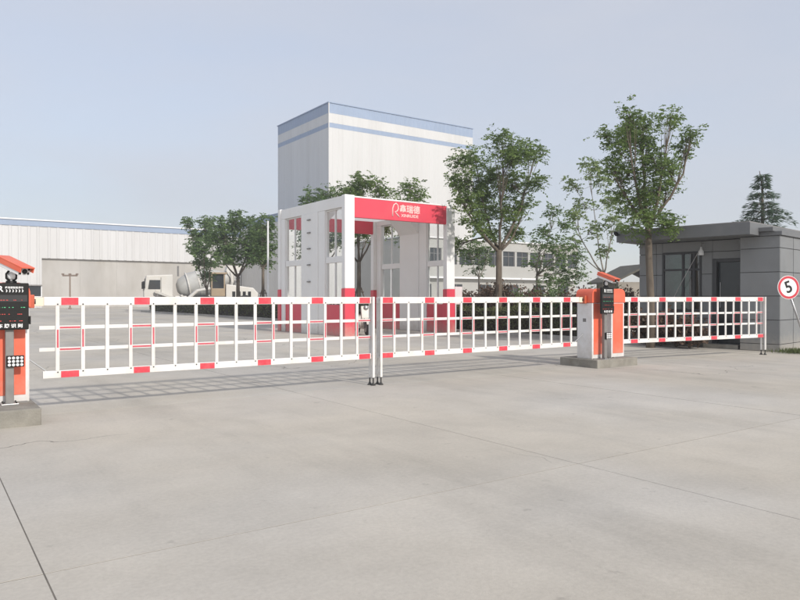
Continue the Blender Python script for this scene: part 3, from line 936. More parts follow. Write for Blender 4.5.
# tall mixing tower
TU0, TU1, TV0, TV1, TZ = 43.5, 67.9, 78.0, 93.3, 26.2
tw = thing('mixing_tower', 'tall windowless white clad tower with two blue bands at the top', 'building', (0, 0, 0), TH)
MB().box(TU0 + 0.02, TU1 - 0.02, TV0 + 0.02, TV1 - 0.02, -0.03, TZ - 0.05).build('core_wall', M_CLAD, tw)
B1, B2, B3 = TZ - 1.30, TZ - 2.55, TZ - 3.15
for (z0, z1, m, nm) in ((0, B3, M_CLAD, 'wall_cladding'), (B3, B2, M_CLADB, 'blue_band'), (B2, B1, M_CLAD, 'wall_cladding'), (B1, TZ, M_CLADB, 'blue_band')):
    ribbed(TU0, TU1, TV0, z0 + 0.01, z1, 0.75, 0.03, 'v').build(nm, m, tw)
    ribbed(TV0, TV1, TU0, z0 + 0.01, z1, 0.75, 0.03, 'u').build(nm, m, tw)
MB().box(TU0 - 0.09, TU0 + 0.03, TV0 - 0.09, TV0 + 0.03, 0, TZ).build('corner_flashing', M_CLAD, tw)
MB().box(TU0 - 0.12, TU1 + 0.06, TV0 - 0.12, TV1 + 0.06, TZ + 0.002, TZ + 0.12).build('roof_cap', M_CLADB, tw)
# low annex in front of the tower
an = thing('annex_building', 'grey-sided lower annex joined to the foot of the tall tower', 'building', (0, 0, 0), TH)
AU0, AU1, AV0, AV1, AZ = 34.6, 43.2, 72.3, 85.2, 10.9
MB().box(AU0 + 0.02, AU1, AV0 + 0.02, AV1, -0.03, AZ - 0.02).build('core_wall', M_CLAD, an)
ribbed(AU0, AU1, AV0, 0, AZ - 0.9, 0.75, 0.03, 'v').build('wall_cladding', M_CLAD, an)
ribbed(AV0, AV1, AU0, 0, AZ - 0.9, 0.75, 0.03, 'u').build('wall_cladding', M_CLAD, an)
ribbed(AU0, AU1, AV0, AZ - 0.89, AZ, 0.75, 0.03, 'v').build('blue_band', M_CLADB, an)
ribbed(AV0, AV1, AU0, AZ - 0.89, AZ, 0.75, 0.03, 'u').build('blue_band', M_CLADB, an)
MB().box(AU0 - 0.1, AU1, AV0 - 0.1, AV1, AZ + 0.002, AZ + 0.1).build('roof_cap', M_CLADB, an)
# long warehouse
wh = thing('warehouse', 'long low white clad warehouse with beige concrete lower wall', 'building', (0, 0, 0), TH)
WU0, WU1, WV, WZ = -32.0, 43.3, 85.5, 9.75
WS = 11.4
MB().box(WU0, WS, WV + 0.02, WV + 30, -0.03, WZ - 0.06).build('core_wall', M_WCLAD, wh)
MB().box(WS + 0.01, WU1, WV + 0.62, WV + 30, -0.03, WZ - 0.06).build('core_wall', M_WCLAD, wh)
ribbed(WU0, WS, WV, 0, WZ - 0.75, 0.9, 0.05, 'v').build('wall_cladding', M_WCLAD, wh)
ribbed(WS, WU1, WV, 5.53, WZ - 0.75, 0.9, 0.05, 'v').build('wall_cladding', M_WCLAD, wh)
MB().box(WS, WU1, WV + 0.003, WV + 0.6, 5.50, 5.528).build('soffit', M_WCLAD, wh)
npan = 8
pw = (WU1 - WS) / npan
for k in range(npan):
    MB().box(WS + 0.008 + k * pw, WS + (k + 1) * pw, WV + 0.35, WV + 0.61, -0.03, 5.49).build('concrete_panel', M_WCONC, wh)
MB().box(WU0, WU1, WV - 0.10, WV + 0.3, WZ - 0.745, WZ - 0.12).build('blue_band', M_CLADB, wh)
MB().box(WU0, WU1, WV - 0.22, WV + 0.4, WZ - 0.118, WZ + 0.02).build('roof_edge', M_PRINT, wh)
rfp = MB().extrude([(WV - 0.2, WZ + 0.021), (WV + 15, WZ + 1.2), (WV + 30, WZ + 0.021)], 'x', WU0, WU1).build('roof', M_CLADB, wh)
t_ = (34.5 - 400) / F
dw = WV / (CU - SU * t_)
uw = dw * (SU + CU * t_)
w = MB().box(uw - 0.75, uw + 0.62, WV - 0.10, WV - 0.052, 1.28, 2.42).build('window', M_DARKG, wh)
MB().box(uw - 0.85, uw + 0.72, WV - 0.32, WV - 0.051, 2.43, 2.55).build('window_hood', M_GREYM, w)
MB().box(uw - 0.85, uw - 0.752, WV - 0.14, WV - 0.051, 1.20, 2.428).build('window_frame', M_PRINT, w)
MB().box(uw + 0.622, uw + 0.72, WV - 0.14, WV - 0.051, 1.20, 2.428).build('window_frame', M_PRINT, w)
MB().box(uw - 0.75, uw + 0.62, WV - 0.15, WV - 0.051, 1.18, 1.278).build('window_frame', M_PRINT, w)

# two-storey office
of = thing('office_building', 'two-storey pale office block with a row of dark windows behind the trees', 'building', (0, 0, 0), TH)
OU0, OU1, OV, OZ = 36.0, 58.5, 50.0, 6.6
MB().box(OU0 + 0.05, OU1 - 0.05, OV + 0.25, OV + 10, -0.03, OZ - 0.05).build('wall', M_OFFICE, of)
MB().box(OU0, OU1, OV, OV + 0.249, 5.72, OZ).build('roof_band', M_OFFICE, of)
MB().box(OU0 - 0.15, OU1 + 0.15, OV - 0.2, OV + 10.1, OZ + 0.002, OZ + 0.12).build('roof_edge', M_PRINT, of)
MB().box(OU0, OU1, OV, OV + 0.249, 3.1, 4.25).build('spandrel_band', M_OFFICE, of)
MB().box(OU0 - 0.1, OU1 + 0.1, OV - 0.35, OV + 0.24, 2.93, 3.09).build('ledge', M_PRINT, of)
nw = 12
bw = (OU1 - OU0) / nw
for k in range(nw):
    x0 = OU0 + k * bw
    MB().box(x0, x0 + 0.28, OV + 0.04, OV + 0.249, 4.252, 5.718).build('pier', M_OFFICE, of)
    w = MB().box(x0 + 0.285, x0 + bw - 0.005, OV + 0.17, OV + 0.248, 4.256, 5.714).build('window', M_DARKG, of)
    for q in (0.0, 0.5, 1.0):
        xx = x0 + 0.30 + q * (bw - 0.36)
        MB().box(xx - 0.005, xx + 0.05, OV + 0.12, OV + 0.169, 4.258, 5.712).build('window_frame', M_GREYM, w)
    MB().box(x0 + 0.29, x0 + bw - 0.008, OV + 0.13, OV + 0.168, 5.20, 5.25).build('window_frame', M_GREYM, w)
for k in range(6):
    x0 = OU0 + 1.2 + k * 3.7
    w = MB().box(x0, x0 + 1.5, OV + 0.20, OV + 0.249, 1.0, 2.4).build('window', M_DARKG, of)
    MB().box(x0 + 0.72, x0 + 0.78, OV + 0.16, OV + 0.199, 1.0, 2.4).build('window_frame', M_GREYM, w)
# small shed behind the guard house
sx_, sy_ = ray(640, 30)
sh = thing('garden_shed', 'small shed with brown pitched roof beyond the guard house', 'shed', (sx_, sy_, 0), 0.15)
MB().box(-1.0, 1.6, 0, 2.2, -0.03, 1.85).build('wall', M_SHEDW, sh)
MB().extrude([(-1.35, 1.78), (0.3, 2.55), (1.95, 1.78), (1.95, 1.86), (0.3, 2.65), (-1.35, 1.86)], 'y', -0.25, 2.45).build('roof', M_SHEDR, sh)

# ------------------------------------------------------------------ plant: leaves and trees
def leaf_arrays(C, D, Nn, L, Wd, rng):
    """diamond leaves at C pointing along D with normals Nn"""
    n = len(C)
    D = D / np.linalg.norm(D, axis=1, keepdims=True)
    S = np.cross(D, Nn)
    S /= np.linalg.norm(S, axis=1, keepdims=True) + 1e-9
    N2 = np.cross(S, D)
    L = L[:, None]
    Wd = Wd[:, None]
    a = C
    b = C + D * L * 0.5 + S * Wd * 0.5 + N2 * Wd * 0.12
    c = C + D * L
    d = C + D * L * 0.5 - S * Wd * 0.5 + N2 * Wd * 0.12
    return np.stack([a, b, c, d], 1).reshape(-1, 3)
def quad_mesh(name, V, m):
    me = bpy.data.meshes.new(name)
    n = len(V) // 4
    me.vertices.add(len(V))
    me.vertices.foreach_set('co', V.astype(np.float32).ravel())
    me.loops.add(4 * n)
    me.loops.foreach_set('vertex_index', np.arange(4 * n, dtype=np.int32))
    me.polygons.add(n)
    me.polygons.foreach_set('loop_start', np.arange(0, 4 * n, 4, dtype=np.int32))
    me.polygons.foreach_set('loop_total', np.full(n, 4, dtype=np.int32))
    me.update(calc_edges=True)
    me.materials.append(m)
    return me
def fronds(centers, rng, per, leaflets, flen, llen, lwid, spread, droop=0.25):
    """compound leaves: several fronds per cluster centre, leaflets in pairs along each"""
    C = np.repeat(centers, per, axis=0)
    n = len(C)
    base = C + rng.normal(0, spread * 0.45, (n, 3))
    d = rng.normal(0, 1, (n, 3))
    d[:, 2] = d[:, 2] * 0.6 + 0.1
    d /= np.linalg.norm(d, axis=1, keepdims=True)
    fl = flen * rng.uniform(0.6, 1.2, n)
    side = np.cross(d, np.array([0, 0, 1.0]))
    side /= np.linalg.norm(side, axis=1, keepdims=True) + 1e-9
    P, DD, NN = [], [], []
    for k in range(leaflets):
        t = (k // 2 + 1) / (leaflets // 2 + 0.5)
        sgn = 1 if k % 2 else -1
        p = base + d * (fl * t)[:, None]
        p[:, 2] -= droop * fl * t * t
        dd = side * sgn + d * 0.5 + rng.normal(0, 0.3, (n, 3))
        dd[:, 2] -= 0.25
        nn = np.tile(np.array([0, 0, 0.7]), (n, 1)) + rng.normal(0, 0.8, (n, 3))
        P.append(p); DD.append(dd); NN.append(nn)
    P, DD, NN = np.concatenate(P), np.concatenate(DD), np.concatenate(NN)
    m = len(P)
    return leaf_arrays(P, DD, NN, llen * rng.uniform(0.5, 1.5, m), lwid * rng.uniform(0.5, 1.4, m), rng)
def bez(p0, p1, p2, n):
    return [p0 * (1 - t) ** 2 + p1 * 2 * t * (1 - t) + p2 * t * t for t in [i / n for i in range(n + 1)]]
def tree(name, label, loc, fork, trunk_r, lobes, seed, leaf_m, bark_m, per_lobe=1.0, per=7, leaflets=8, flen=0.30, llen=0.10, lwid=0.055,
         stake=False, group='young trees in the planting bed', lean=0.0, limbs=6, cat='tree'):
    """lobes: (dx, dy, z, r) of leafy masses in metres from the base"""
    rn = random.Random(seed)
    rng = np.random.default_rng(seed)
    t = thing(name, label, cat, loc, 0, group)
    wood = MB()
    f = Vector((lean, 0, fork))
    trunk_pts = [Vector((0, 0, -0.05)), Vector((lean * 0.1 + rn.uniform(-.02, .02), 0, fork * 0.33)), Vector((lean * 0.5, rn.uniform(-.02, .02), fork * 0.7)), f]
    wood.tube(trunk_pts, [trunk_r * 1.25, trunk_r * 1.02, trunk_r * 0.92, trunk_r * 0.85], 10)
    clusters = []
    # a few primary limbs, spread round the trunk; the other leafy masses hang on side limbs
    order = sorted(range(len(lobes)), key=lambda i: -(lobes[i][2] - fork) - 0.6 * math.hypot(lobes[i][0], lobes[i][1]))
    prim = []
    for i in order:
        e = Vector(lobes[i][:3]) - f
        if len(prim) < limbs and all((e.normalized() - (Vector(lobes[j][:3]) - f).normalized()).length > 0.33 for j in prim):
            prim.append(i)
    nodes = []                                   # (point, radius) on limbs already grown
    rest = sorted([i for i in range(len(lobes)) if i not in prim], key=lambda i: lobes[i][2])
    for i in prim + rest:
        dx, dy, z, r = lobes[i]
        e = Vector((dx, dy, z))
        if i in prim:
            st, r0 = f - Vector((0, 0, 0.06)), trunk_r * rn.uniform(0.46, 0.6)
        else:
            cand = [q for q in nodes if q[0].z < z - 0.08] or nodes or [(f, trunk_r * 0.4)]
            q = min(cand, key=lambda q: (q[0] - e).length + 0.25 * max(0, 0.4 - (e.z - q[0].z)))
            st, r0 = q[0], q[1] * 0.7
        span = e - st
        mid = st + Vector((span.x * 0.68, span.y * 0.68, span.z * 0.38)) + Vector((rn.uniform(-.12, .12), rn.uniform(-.12, .12), 0)) * min(1, span.length)
        k = 8
        pts = bez(st, mid, e, k)
        wig = [Vector((rn.uniform(-.03, .03), rn.uniform(-.03, .03), rn.uniform(-.02, .02))) * (1 if 0 < q_ < k else 0) for q_ in range(k + 1)]
        pts = [p + w_ for p, w_ in zip(pts, wig)]
        rad = [max(0.005, r0 * (1 - 0.85 * q_ / k)) for q_ in range(k + 1)]
        wood.tube(pts, rad, 6)
        nodes += [(pts[q_], rad[q_]) for q_ in range(2, k)]
        nc = max(5, int(34 * r * r * per_lobe + 6))
        for _ in range(nc):
            while True:
                p = Vector((rn.uniform(-1, 1), rn.uniform(-1, 1), rn.uniform(-1, 1)))
                if 0.15 < p.length < 1:
                    break
            p = Vector((p.x * r, p.y * r, p.z * r * 0.85)) * 1.12 + e
            a = pts[rn.randint(k // 2, k)]
            m_ = (a + p) / 2 + Vector((rn.uniform(-.1, .1) * r, rn.uniform(-.1, .1) * r, rn.uniform(-.05, .15) * r))
            wood.tube(bez(a, m_, p, 3), [0.012, 0.009, 0.006, 0.003], 4)
            clusters.append(tuple(p))
    wood.build('trunk', bark_m, t, smooth=True)
    V = fronds(np.array(clusters), rng, per, leaflets, flen, llen, lwid, 0.20)
    o = link('crown', quad_mesh('crown', V, leaf_m), t)
    o['kind'] = 'stuff'
    if stake:
        for a in (0.4, 2.5, 4.6):
            p = Vector((math.cos(a) * 0.62, math.sin(a) * 0.62, 0.0))
            MB().cyl(p, Vector((p.x * 0.16, p.y * 0.16, 1.62)), 0.026, n=7).build('stake', M_WOOD, t)
        MB().cyl((-0.22, 0.02, 1.42), (0.22, 0.02, 1.42), 0.022, n=7).build('stake_tie', M_WOOD, t)
    return t
def px_lobes(px0, d, L, seed, depth=0.9):
    """photo positions (x, y, radius in px) to metres about the trunk, spread in depth within the crown's own width"""
    rn = random.Random(seed)
    m = d / F
    xs = [abs(l[0] - px0) for l in L]
    half = max(xs) * m
    out = []
    for (x, y, r) in L:
        dx = (x - px0) * m
        room = math.sqrt(max(0.05, half * half - dx * dx))
        out.append((dx, rn.uniform(-1, 1) * room * depth, H + (297 - y) * m, r * m))
    return out

# large tree between gantry and office
d = on_u(499, 15.95)
L1 = [(499, 150, 15), (478, 152, 11), (460, 160, 9), (520, 158, 12), (536, 152, 7), (470, 180, 14), (493, 178, 17), (516, 182, 15), (533, 186, 8),
      (464, 203, 12), (486, 208, 14), (506, 210, 14), (526, 205, 10), (470, 226, 11), (490, 232, 9), (515, 232, 10), (455, 182, 6), (463, 243, 7), (484, 190, 12), (508, 165, 12)]
tree('broadleaf_tree', 'large multi-limbed green tree between the red gantry and the guard house', (*ray(499, d), 0), H + (297 - 250) * d / F, 0.115,
     px_lobes(499, d, L1, 1), 1, M_LEAF, M_BARK, per_lobe=2.5, per=7, flen=0.26, llen=0.09, lwid=0.052, stake=True)
# tree in front of the guard house
d = 16.33
L2 = [(652, 118, 13), (636, 124, 11), (622, 120, 9), (660, 126, 9), (607, 135, 6), (625, 140, 10), (645, 142, 13), (690, 137, 8), (684, 150, 6), (612, 165, 10),
      (630, 172, 13), (650, 168, 14), (668, 172, 9), (640, 192, 12), (622, 190, 8), (660, 190, 11), (676, 186, 8), (632, 208, 9), (648, 210, 8), (616, 150, 7),
      (640, 226, 9), (656, 228, 8), (630, 230, 7), (662, 222, 6), (646, 156, 10)]
tree('broadleaf_tree', 'green tree with a bare trunk rising in front of the guard house', (*ray(650.5, d), 0), H + (297 - 222) * d / F, 0.085,
     px_lobes(650, d, L2, 2, 0.7), 2, M_LEAF, M_BARK, per_lobe=4.0, per=7, flen=0.20, llen=0.068, lwid=0.039, lean=-0.06)
# pale slender multi-stem tree
d = 27.0
L3 = [(590, 170, 9), (575, 185, 8), (600, 180, 9), (612, 200, 9), (585, 205, 10), (572, 215, 7), (604, 222, 9), (622, 195, 7), (590, 230, 8), (615, 232, 7), (578, 240, 6),
      (606, 250, 6), (594, 160, 5)]
tree('slender_tree', 'slim airy pale-leaved tree with fanning stems behind the twin cabinets', (*ray(604, d), 0), H + (297 - 272) * d / F, 0.06,
     px_lobes(604, d, L3, 3), 3, M_LEAFP, M_BARKP, per_lobe=0.45, per=5, flen=0.3, llen=0.12, lwid=0.07)
# bushy tree behind the hedge
d = 25.0
L4 = [(550, 212, 7), (560, 228, 9), (543, 232, 9), (535, 246, 8), (552, 250, 11), (566, 250, 9), (540, 262, 8), (556, 268, 9), (570, 270, 8), (545, 278, 7), (562, 284, 7), (575, 258, 6),
      (580, 275, 6)]
tree('bushy_tree', 'low bushy green tree leaning over the hedge before the office block', (*ray(537, d), 0), H + (297 - 274) * d / F, 0.055,
     px_lobes(537, d, L4, 4), 4, M_LEAFD, M_BARKP, per_lobe=1.0, per=5, stake=True)
# small tree by the gantry
d = 27.5
L5 = [(478, 246, 7), (472, 258, 8), (484, 258, 8), (478, 268, 6), (468, 250, 5), (488, 248, 5)]
tree('sapling', 'small round-headed sapling beside the white gantry column', (*ray(479, d), 0), H + (297 - 276) * d / F, 0.045,
     px_lobes(479, d, L5, 5), 5, M_LEAFD, M_BARKP, per_lobe=1.0, per=4)
# row of trees behind the gantry
def random_lobes(n, z0, z1, rad, r, seed):
    rn = random.Random(seed)
    out = []
    for i in range(n):
        t = (i + 0.5) / n
        z = z0 + (z1 - z0) * t
        w = rad * (math.sin(math.pi * (0.18 + 0.72 * t)) ** 0.7)
        a = rn.uniform(0, 2 * math.pi)
        q = w * math.sqrt(rn.random())
        out.append((q * math.cos(a), q * math.sin(a), z, r * rn.uniform(0.7, 1.2)))
    return out
d = on_u(359, 16.0)
tree('broadleaf_tree', 'staked tree with a forked trunk seen through the gantry opening', (*ray(359, d), 0), 2.75, 0.10,
     random_lobes(18, 3.7, 6.35, 1.25, 0.42, 11) + [(0.2, 0, 6.3, 0.35), (0.9, 0.1, 6.0, 0.3), (-0.4, 0, 6.0, 0.3)], 7, M_LEAF, M_BARK, per=5, flen=0.34, llen=0.12, lwid=0.065, stake=True)
d = on_u(322, 16.0)
tree('broadleaf_tree', 'dense tree showing above the glazed side of the gantry', (*ray(322, d), 0), 2.6, 0.10,
     random_lobes(18, 3.4, 6.1, 1.3, 0.45, 12) + [(0.2, 0, 6.2, 0.4), (-0.6, 0, 5.9, 0.35), (0.8, 0, 6.0, 0.3)], 8, M_LEAFD, M_BARK, per=5, flen=0.34, llen=0.12, lwid=0.065)
d = on_u(405, 16.0)
tree('broadleaf_tree', 'thin sparse tree showing above the red sign beam', (*ray(407, d), 0), 2.5, 0.07,
     random_lobes(10, 3.4, 5.6, 0.8, 0.3, 13) + [(0.1, 0, 5.7, 0.22), (-0.3, 0, 5.4, 0.25), (0.4, 0.2, 5.3, 0.2)], 9, M_LEAF, M_BARK, per_lobe=0.5, per=4, flen=0.34, llen=0.12, lwid=0.06)
# trees by the mixer truck
d = on_u(206, 16.2)
L6 = [(206, 226, 10), (195, 232, 8), (214, 236, 8), (198, 246, 9), (208, 250, 8), (200, 262, 7), (210, 264, 6), (204, 276, 5), (190, 222, 5)]
tree('broadleaf_tree', 'narrow upright tree growing in front of the concrete mixer truck', (*ray(207, d), 0), 1.7, 0.10,
     px_lobes(207, d, L6, 6), 10, M_LEAFD, M_BARK, per_lobe=0.9, per=6, flen=0.42, llen=0.17, lwid=0.10)
d = on_u(238, 16.2)
L7 = [(238, 222, 11), (225, 228, 10), (252, 226, 10), (216, 240, 9), (230, 242, 12), (246, 244, 12), (260, 238, 8), (222, 254, 8), (236, 257, 9), (252, 256, 8), (262, 250, 6)]
tree('broadleaf_tree', 'spreading vase-shaped tree beside the loader', (*ray(238, d), 0), H + (297 - 276) * d / F, 0.12,
     px_lobes(238, d, L7, 7), 11, M_LEAFD, M_BARK, per_lobe=0.9, per=6, flen=0.42, llen=0.17, lwid=0.10)
d = on_u(264, 16.2)
L8 = [(264, 222, 9), (257, 232, 8), (270, 234, 8), (262, 244, 8), (271, 250, 6), (258, 254, 6), (266, 262, 5)]
tree('broadleaf_tree', 'tree beside the white lamp pole at the far corner of the gantry', (*ray(263, d), 0), 2.9, 0.09,
     px_lobes(263, d, L8, 8), 12, M_LEAFD, M_BARK, per_lobe=0.8, per=5, flen=0.40, llen=0.16, lwid=0.09, stake=True)

# cedar behind the guard house
def cedar(px, d, top_y, half_px):
    rn = random.Random(21)
    rng = np.random.default_rng(21)
    m = d / F
    ht = H + (297 - top_y) * m
    t = thing('cedar_tree', 'small dark cedar with tiered drooping branches behind the guard house roof', 'tree', (*ray(px, d), 0))
    wood = MB().tube([(0, 0, -0.05), (0.03, 0, ht * 0.5), (0.0, 0, ht * 0.9), (-0.1, 0, ht)], [0.12, 0.08, 0.03, 0.01], 8)
    P, D = [], []
    z = 1.2
    while z < ht - 0.1:
        frac = (ht - z) / (ht - 1.2)
        R_ = min(half_px * m * 1.25, half_px * m * (0.16 + 2.1 * frac)) * rn.uniform(0.75, 1.1)
        nb = 6
        a0 = rn.uniform(0, 6.28)
        for k in range(nb):
            a = a0 + k * 6.283 / nb + rn.uniform(-.3, .3)
            Rk = R_ * rn.uniform(0.6, 1.15)
            dirv = Vector((math.cos(a), math.sin(a), 0))
            pts = [Vector((0, 0, z)), dirv * Rk * 0.5 + Vector((0, 0, z + 0.12 * Rk)), dirv * Rk + Vector((0, 0, z - 0.10 * Rk))]
            wood.tube(pts, [0.022, 0.014, 0.005], 4)
            nl = int(130 * Rk) + 30
            for q in range(nl):
                s = rn.uniform(0.15, 1.05)
                p = (bez(pts[0], pts[1] * 2 - (pts[0] + pts[2]) * 0.5, pts[2], 1)[0] * 0 + pts[0] * (1 - s) ** 2 + (pts[1] * 2 - (pts[0] + pts[2]) * 0.5) * 2 * s * (1 - s) + pts[2] * s * s)
                sd = Vector((-dirv.y, dirv.x, 0)) * rn.uniform(-1, 1) * 0.26 * Rk * (1.15 - 0.6 * s)
                p = p + sd + Vector((0, 0, rn.uniform(-.16, .05)))
                P.append(tuple(p))
                D.append(tuple(dirv * 0.7 + sd.normalized() * 0.7 + Vector((rn.uniform(-.3, .3), rn.uniform(-.3, .3), rn.uniform(-.5, .15)))))
        z += 0.27 + 0.10 * rn.random()
    wood.build('trunk', M_BARK, t, smooth=True)
    P, D = np.array(P), np.array(D)
    Nn = np.tile([0, 0, 1.0], (len(P), 1)) + rng.normal(0, 0.4, (len(P), 3))
    V = leaf_arrays(P, D, Nn, rng.uniform(0.12, 0.24, len(P)), rng.uniform(0.025, 0.05, len(P)), rng)
    link('crown', quad_mesh('crown', V, M_NEEDLE), t)['kind'] = 'stuff'
cedar(762, 24.0, 171, 24)

# clipped hedge and red-leaf shrubs
def foliage_box(n, x0, x1, y0, y1, z0, z1, rng, llen, lwid, top_bias=0.3):
    face = rng.choice(5, n, p=[0.38, 0.08, 0.12, 0.06, 0.36])
    X, Y, Z = rng.uniform(x0, x1, n), rng.uniform(y0, y1, n), z0 + (z1 - z0) * rng.uniform(0, 1, n) ** 0.8
    j = rng.normal(0, 0.035, n)
    X = np.where(face == 0, x0 + j, np.where(face == 1, x1 + j, X))
    Y = np.where(face == 2, y0 + j, np.where(face == 3, y1 + j, Y))
    Z = np.where(face == 4, z1 + j, Z)
    P = np.stack([X, Y, Z], 1)
    P[:, 2] += 0.05 * np.sin(P[:, 1] * 2.1) * (P[:, 2] / z1) + 0.03 * np.sin(P[:, 1] * 5.3)
    D = rng.normal(0, 1, (n, 3))
    D[:, 2] += 0.5
    Nn = rng.normal(0, 1, (n, 3))
    return leaf_arrays(P, D, Nn, llen * rng.uniform(0.6, 1.3, n), lwid * rng.uniform(0.6, 1.3, n), rng)
rng = np.random.default_rng(5)
hd = thing('clipped_hedge', 'long low clipped hedge along the kerb beyond the guard house', 'hedge', (0, 0, 0), TH)
MB().box(15.22, 15.95, 12.05, 56, 0.04, 0.74).build('twig_core', M_TWIG, hd)
V = np.concatenate([foliage_box(9000, 15.14, 16.02, 11.95, 22, 0.10, 0.80, rng, 0.075, 0.045), foliage_box(9000, 15.14, 16.02, 22, 56.1, 0.10, 0.80, rng, 0.12, 0.075)])
link('foliage', quad_mesh('foliage', V, M_LEAFH), hd)['kind'] = 'stuff'
def shrub(label, px, d, h, r, leaf_m, seed, group='red-leaved shrubs in the bed', n=1900):
    rng = np.random.default_rng(seed)
    rn = random.Random(seed)
    t = thing('leafy_shrub', label, 'shrub', (*ray(px, d), 0), 0, group)
    w = MB()
    tips = []
    for k in range(16):
        a, q = rn.uniform(0, 6.28), math.sqrt(rn.random()) * r
        tip = Vector((math.cos(a) * q, math.sin(a) * q, h * rn.uniform(0.45, 0.97)))
        w.tube(bez(Vector((0, 0, 0)), Vector((tip.x * 0.3, tip.y * 0.3, tip.z * 0.6)), tip, 3), [0.016, 0.012, 0.008, 0.004], 4)
        tips.append(tip)
    w.build('stem', M_BARK, t)
    P = []
    for k in range(n):
        tip = rn.choice(tips)
        P.append(tuple(tip * rn.uniform(0.55, 1.0) + Vector((rn.gauss(0, .11), rn.gauss(0, .11), rn.gauss(0, .10)))))
    P = np.array(P)
    P[:, 2] = np.maximum(P[:, 2], 0.12)
    D = rng.normal(0, 1, P.shape)
    D[:, 2] += 0.4
    V = leaf_arrays(P, D, rng.normal(0, 1, P.shape), rng.uniform(0.07, 0.13, len(P)), rng.uniform(0.04, 0.07, len(P)), rng)
    link('foliage', quad_mesh('foliage', V, leaf_m), t)['kind'] = 'stuff'
shs = [(463, 1.45, 0.5, M_LEAFR), (474, 1.5, 0.55, M_LEAFR), (486, 1.55, 0.55, M_LEAFR), (497, 1.75, 0.6, M_LEAFR), (509, 1.8, 0.6, M_LEAFR), (520, 1.55, 0.5, M_LEAFR), (531, 1.45, 0.5, M_LEAFD),
       (543, 1.4, 0.5, M_LEAFR), (557, 1.5, 0.5, M_LEAFD), (572, 1.45, 0.5, M_LEAFR), (588, 1.45, 0.45, M_LEAFR), (602, 1.45, 0.45, M_LEAFD), (616, 1.45, 0.42, M_LEAFR), (626, 1.4, 0.4, M_LEAFR)]
for k, (px, h, r, m) in enumerate(shs):
    nm = 'red-brown' if m is M_LEAFR else 'dark green'
    shrub(nm + ' leafy shrub rising behind the clipped hedge near the guard house', px, on_u(px, 16.75), h, r, m, 40 + k,
          nm + ' shrubs behind the hedge')
for k, (px, d, h) in enumerate(((661, 16.9, 0.75), (676, 16.45, 0.7), (690, 16.05, 0.62), (646, 17.3, 0.8))):
    shrub('low red-brown shrub at the foot of the guard house window wall', px, d, h, 0.36, M_LEAFR, 70 + k, 'low shrubs under the guard house window', 1300)

# grass tuft patch by the sign
rng = np.random.default_rng(8)
n = 2600
gx, gy = rng.normal(8.75, 0.28, n), rng.normal(14.75, 0.16, n)
P = np.stack([gx, gy, np.zeros(n)], 1)
D = rng.normal(0, 0.45, (n, 3)); D[:, 2] = 1
V = leaf_arrays(P, D, rng.normal(0, 1, (n, 3)), rng.uniform(0.04, 0.14, n), rng.uniform(0.006, 0.012, n), rng)
gr = link('grass', quad_mesh('grass', V, M_GRASS))
tag(gr, 'patch of short grass at the foot of the speed sign', 'grass', kind='stuff')

# ------------------------------------------------------------------ poles, board
def slim_pole(name, label, px, d, top_y, r, m, head=False, cross=False, cat='pole'):
    z = H + (297 - top_y) * d / F
    t = thing(name, label, cat, (*ray(px, d), 0))
    MB().cyl((0, 0, -0.03), (0, 0, z), r, r * 0.75, n=10).build('shaft', m, t)
    MB().cyl((0, 0, -0.03), (0, 0, 0.10), r * 1.8, n=10).build('base', m, t)
    if head:
        MB().box(-0.16, 0.16, -0.08, 0.08, z + 0.002, z + 0.10).build('lamp_head', m, t, bevel=0.02)
    if cross:
        a = MB().cyl((-0.75, 0, z - 0.05), (0.75, 0, z - 0.05), r * 0.9, n=8).build('cross_arm', m, t)
        for x in (-0.72, 0.72, 0):
            MB().box(x - 0.10, x + 0.10, -0.1, 0.1, z + 0.02, z + 0.16).build('lamp_head', m, t)
    return t
slim_pole('lamp_pole', 'slim white pole standing among the trees beside the gantry', 268, 38.0, 221, 0.06, M_PRINT, head=False, cat='lamp pole')
slim_pole('lamp_post', 'short white lamp post seen through the gantry opening', 391, 36.0, 266, 0.05, M_PRINT, head=True, cat='lamp post')
slim_pole('lamp_mast', 'thin brown mast with a short crossarm before the warehouse wall', 70, 70.0, 275, 0.09, mat('rust_brown', (0.25, 0.19, 0.15), 0.8), cross=True, cat='mast')
nb = thing('notice_board', 'small pale pink board standing beside the white gantry column', 'board', W(15.0, 17.95), TH)
MB().box(-0.16, 0.16, 0, 0.04, 0.95, 1.55).build('panel', mat('pale_pink', (0.72, 0.62, 0.62), 0.6, var=0.04), nb, bevel=0.006)
for x in (-0.12, 0.12):
    MB().box(x - 0.02, x + 0.02, 0.005, 0.035, -0.02, 0.948).build('leg', M_PRINT, nb)

# ------------------------------------------------------------------ scooter
sx0, sy0 = ray(362.0, 22.2)
scn = thing('motor_scooter', 'white motor scooter parked inside the gantry by its column', 'scooter', (sx0, sy0, 0), R(-72))
def wheel(x, parent, r=0.24, w=0.05):
    wh_ = MB()
    for y0, y1 in ((-w, w),):
        wh_.lathe((x, y0, r), (0, 1, 0), [(0, r * 0.72), (0.012, r * 0.95), (w, r), (2 * w - 0.012, r * 0.95), (2 * w, r * 0.72)], 22)
    o = wh_.build('wheel', M_TYRE, parent, smooth=False)
    MB().cyl((x, -w - 0.004, r), (x, w + 0.004, r), r * 0.6, n=16).build('rim', M_STEEL, o)
    return o
wheel(0.62, scn); wheel(-0.58, scn)
MB().tube([(0.62, 0.075, 0.24), (0.55, 0.07, 0.50), (0.46, 0.03, 0.82)], 0.018, 8).build('fork', M_GREYM, scn)
MB().tube([(0.62, -0.075, 0.24), (0.55, -0.07, 0.50), (0.46, -0.03, 0.82)], 0.018, 8).build('fork', M_GREYM, scn)
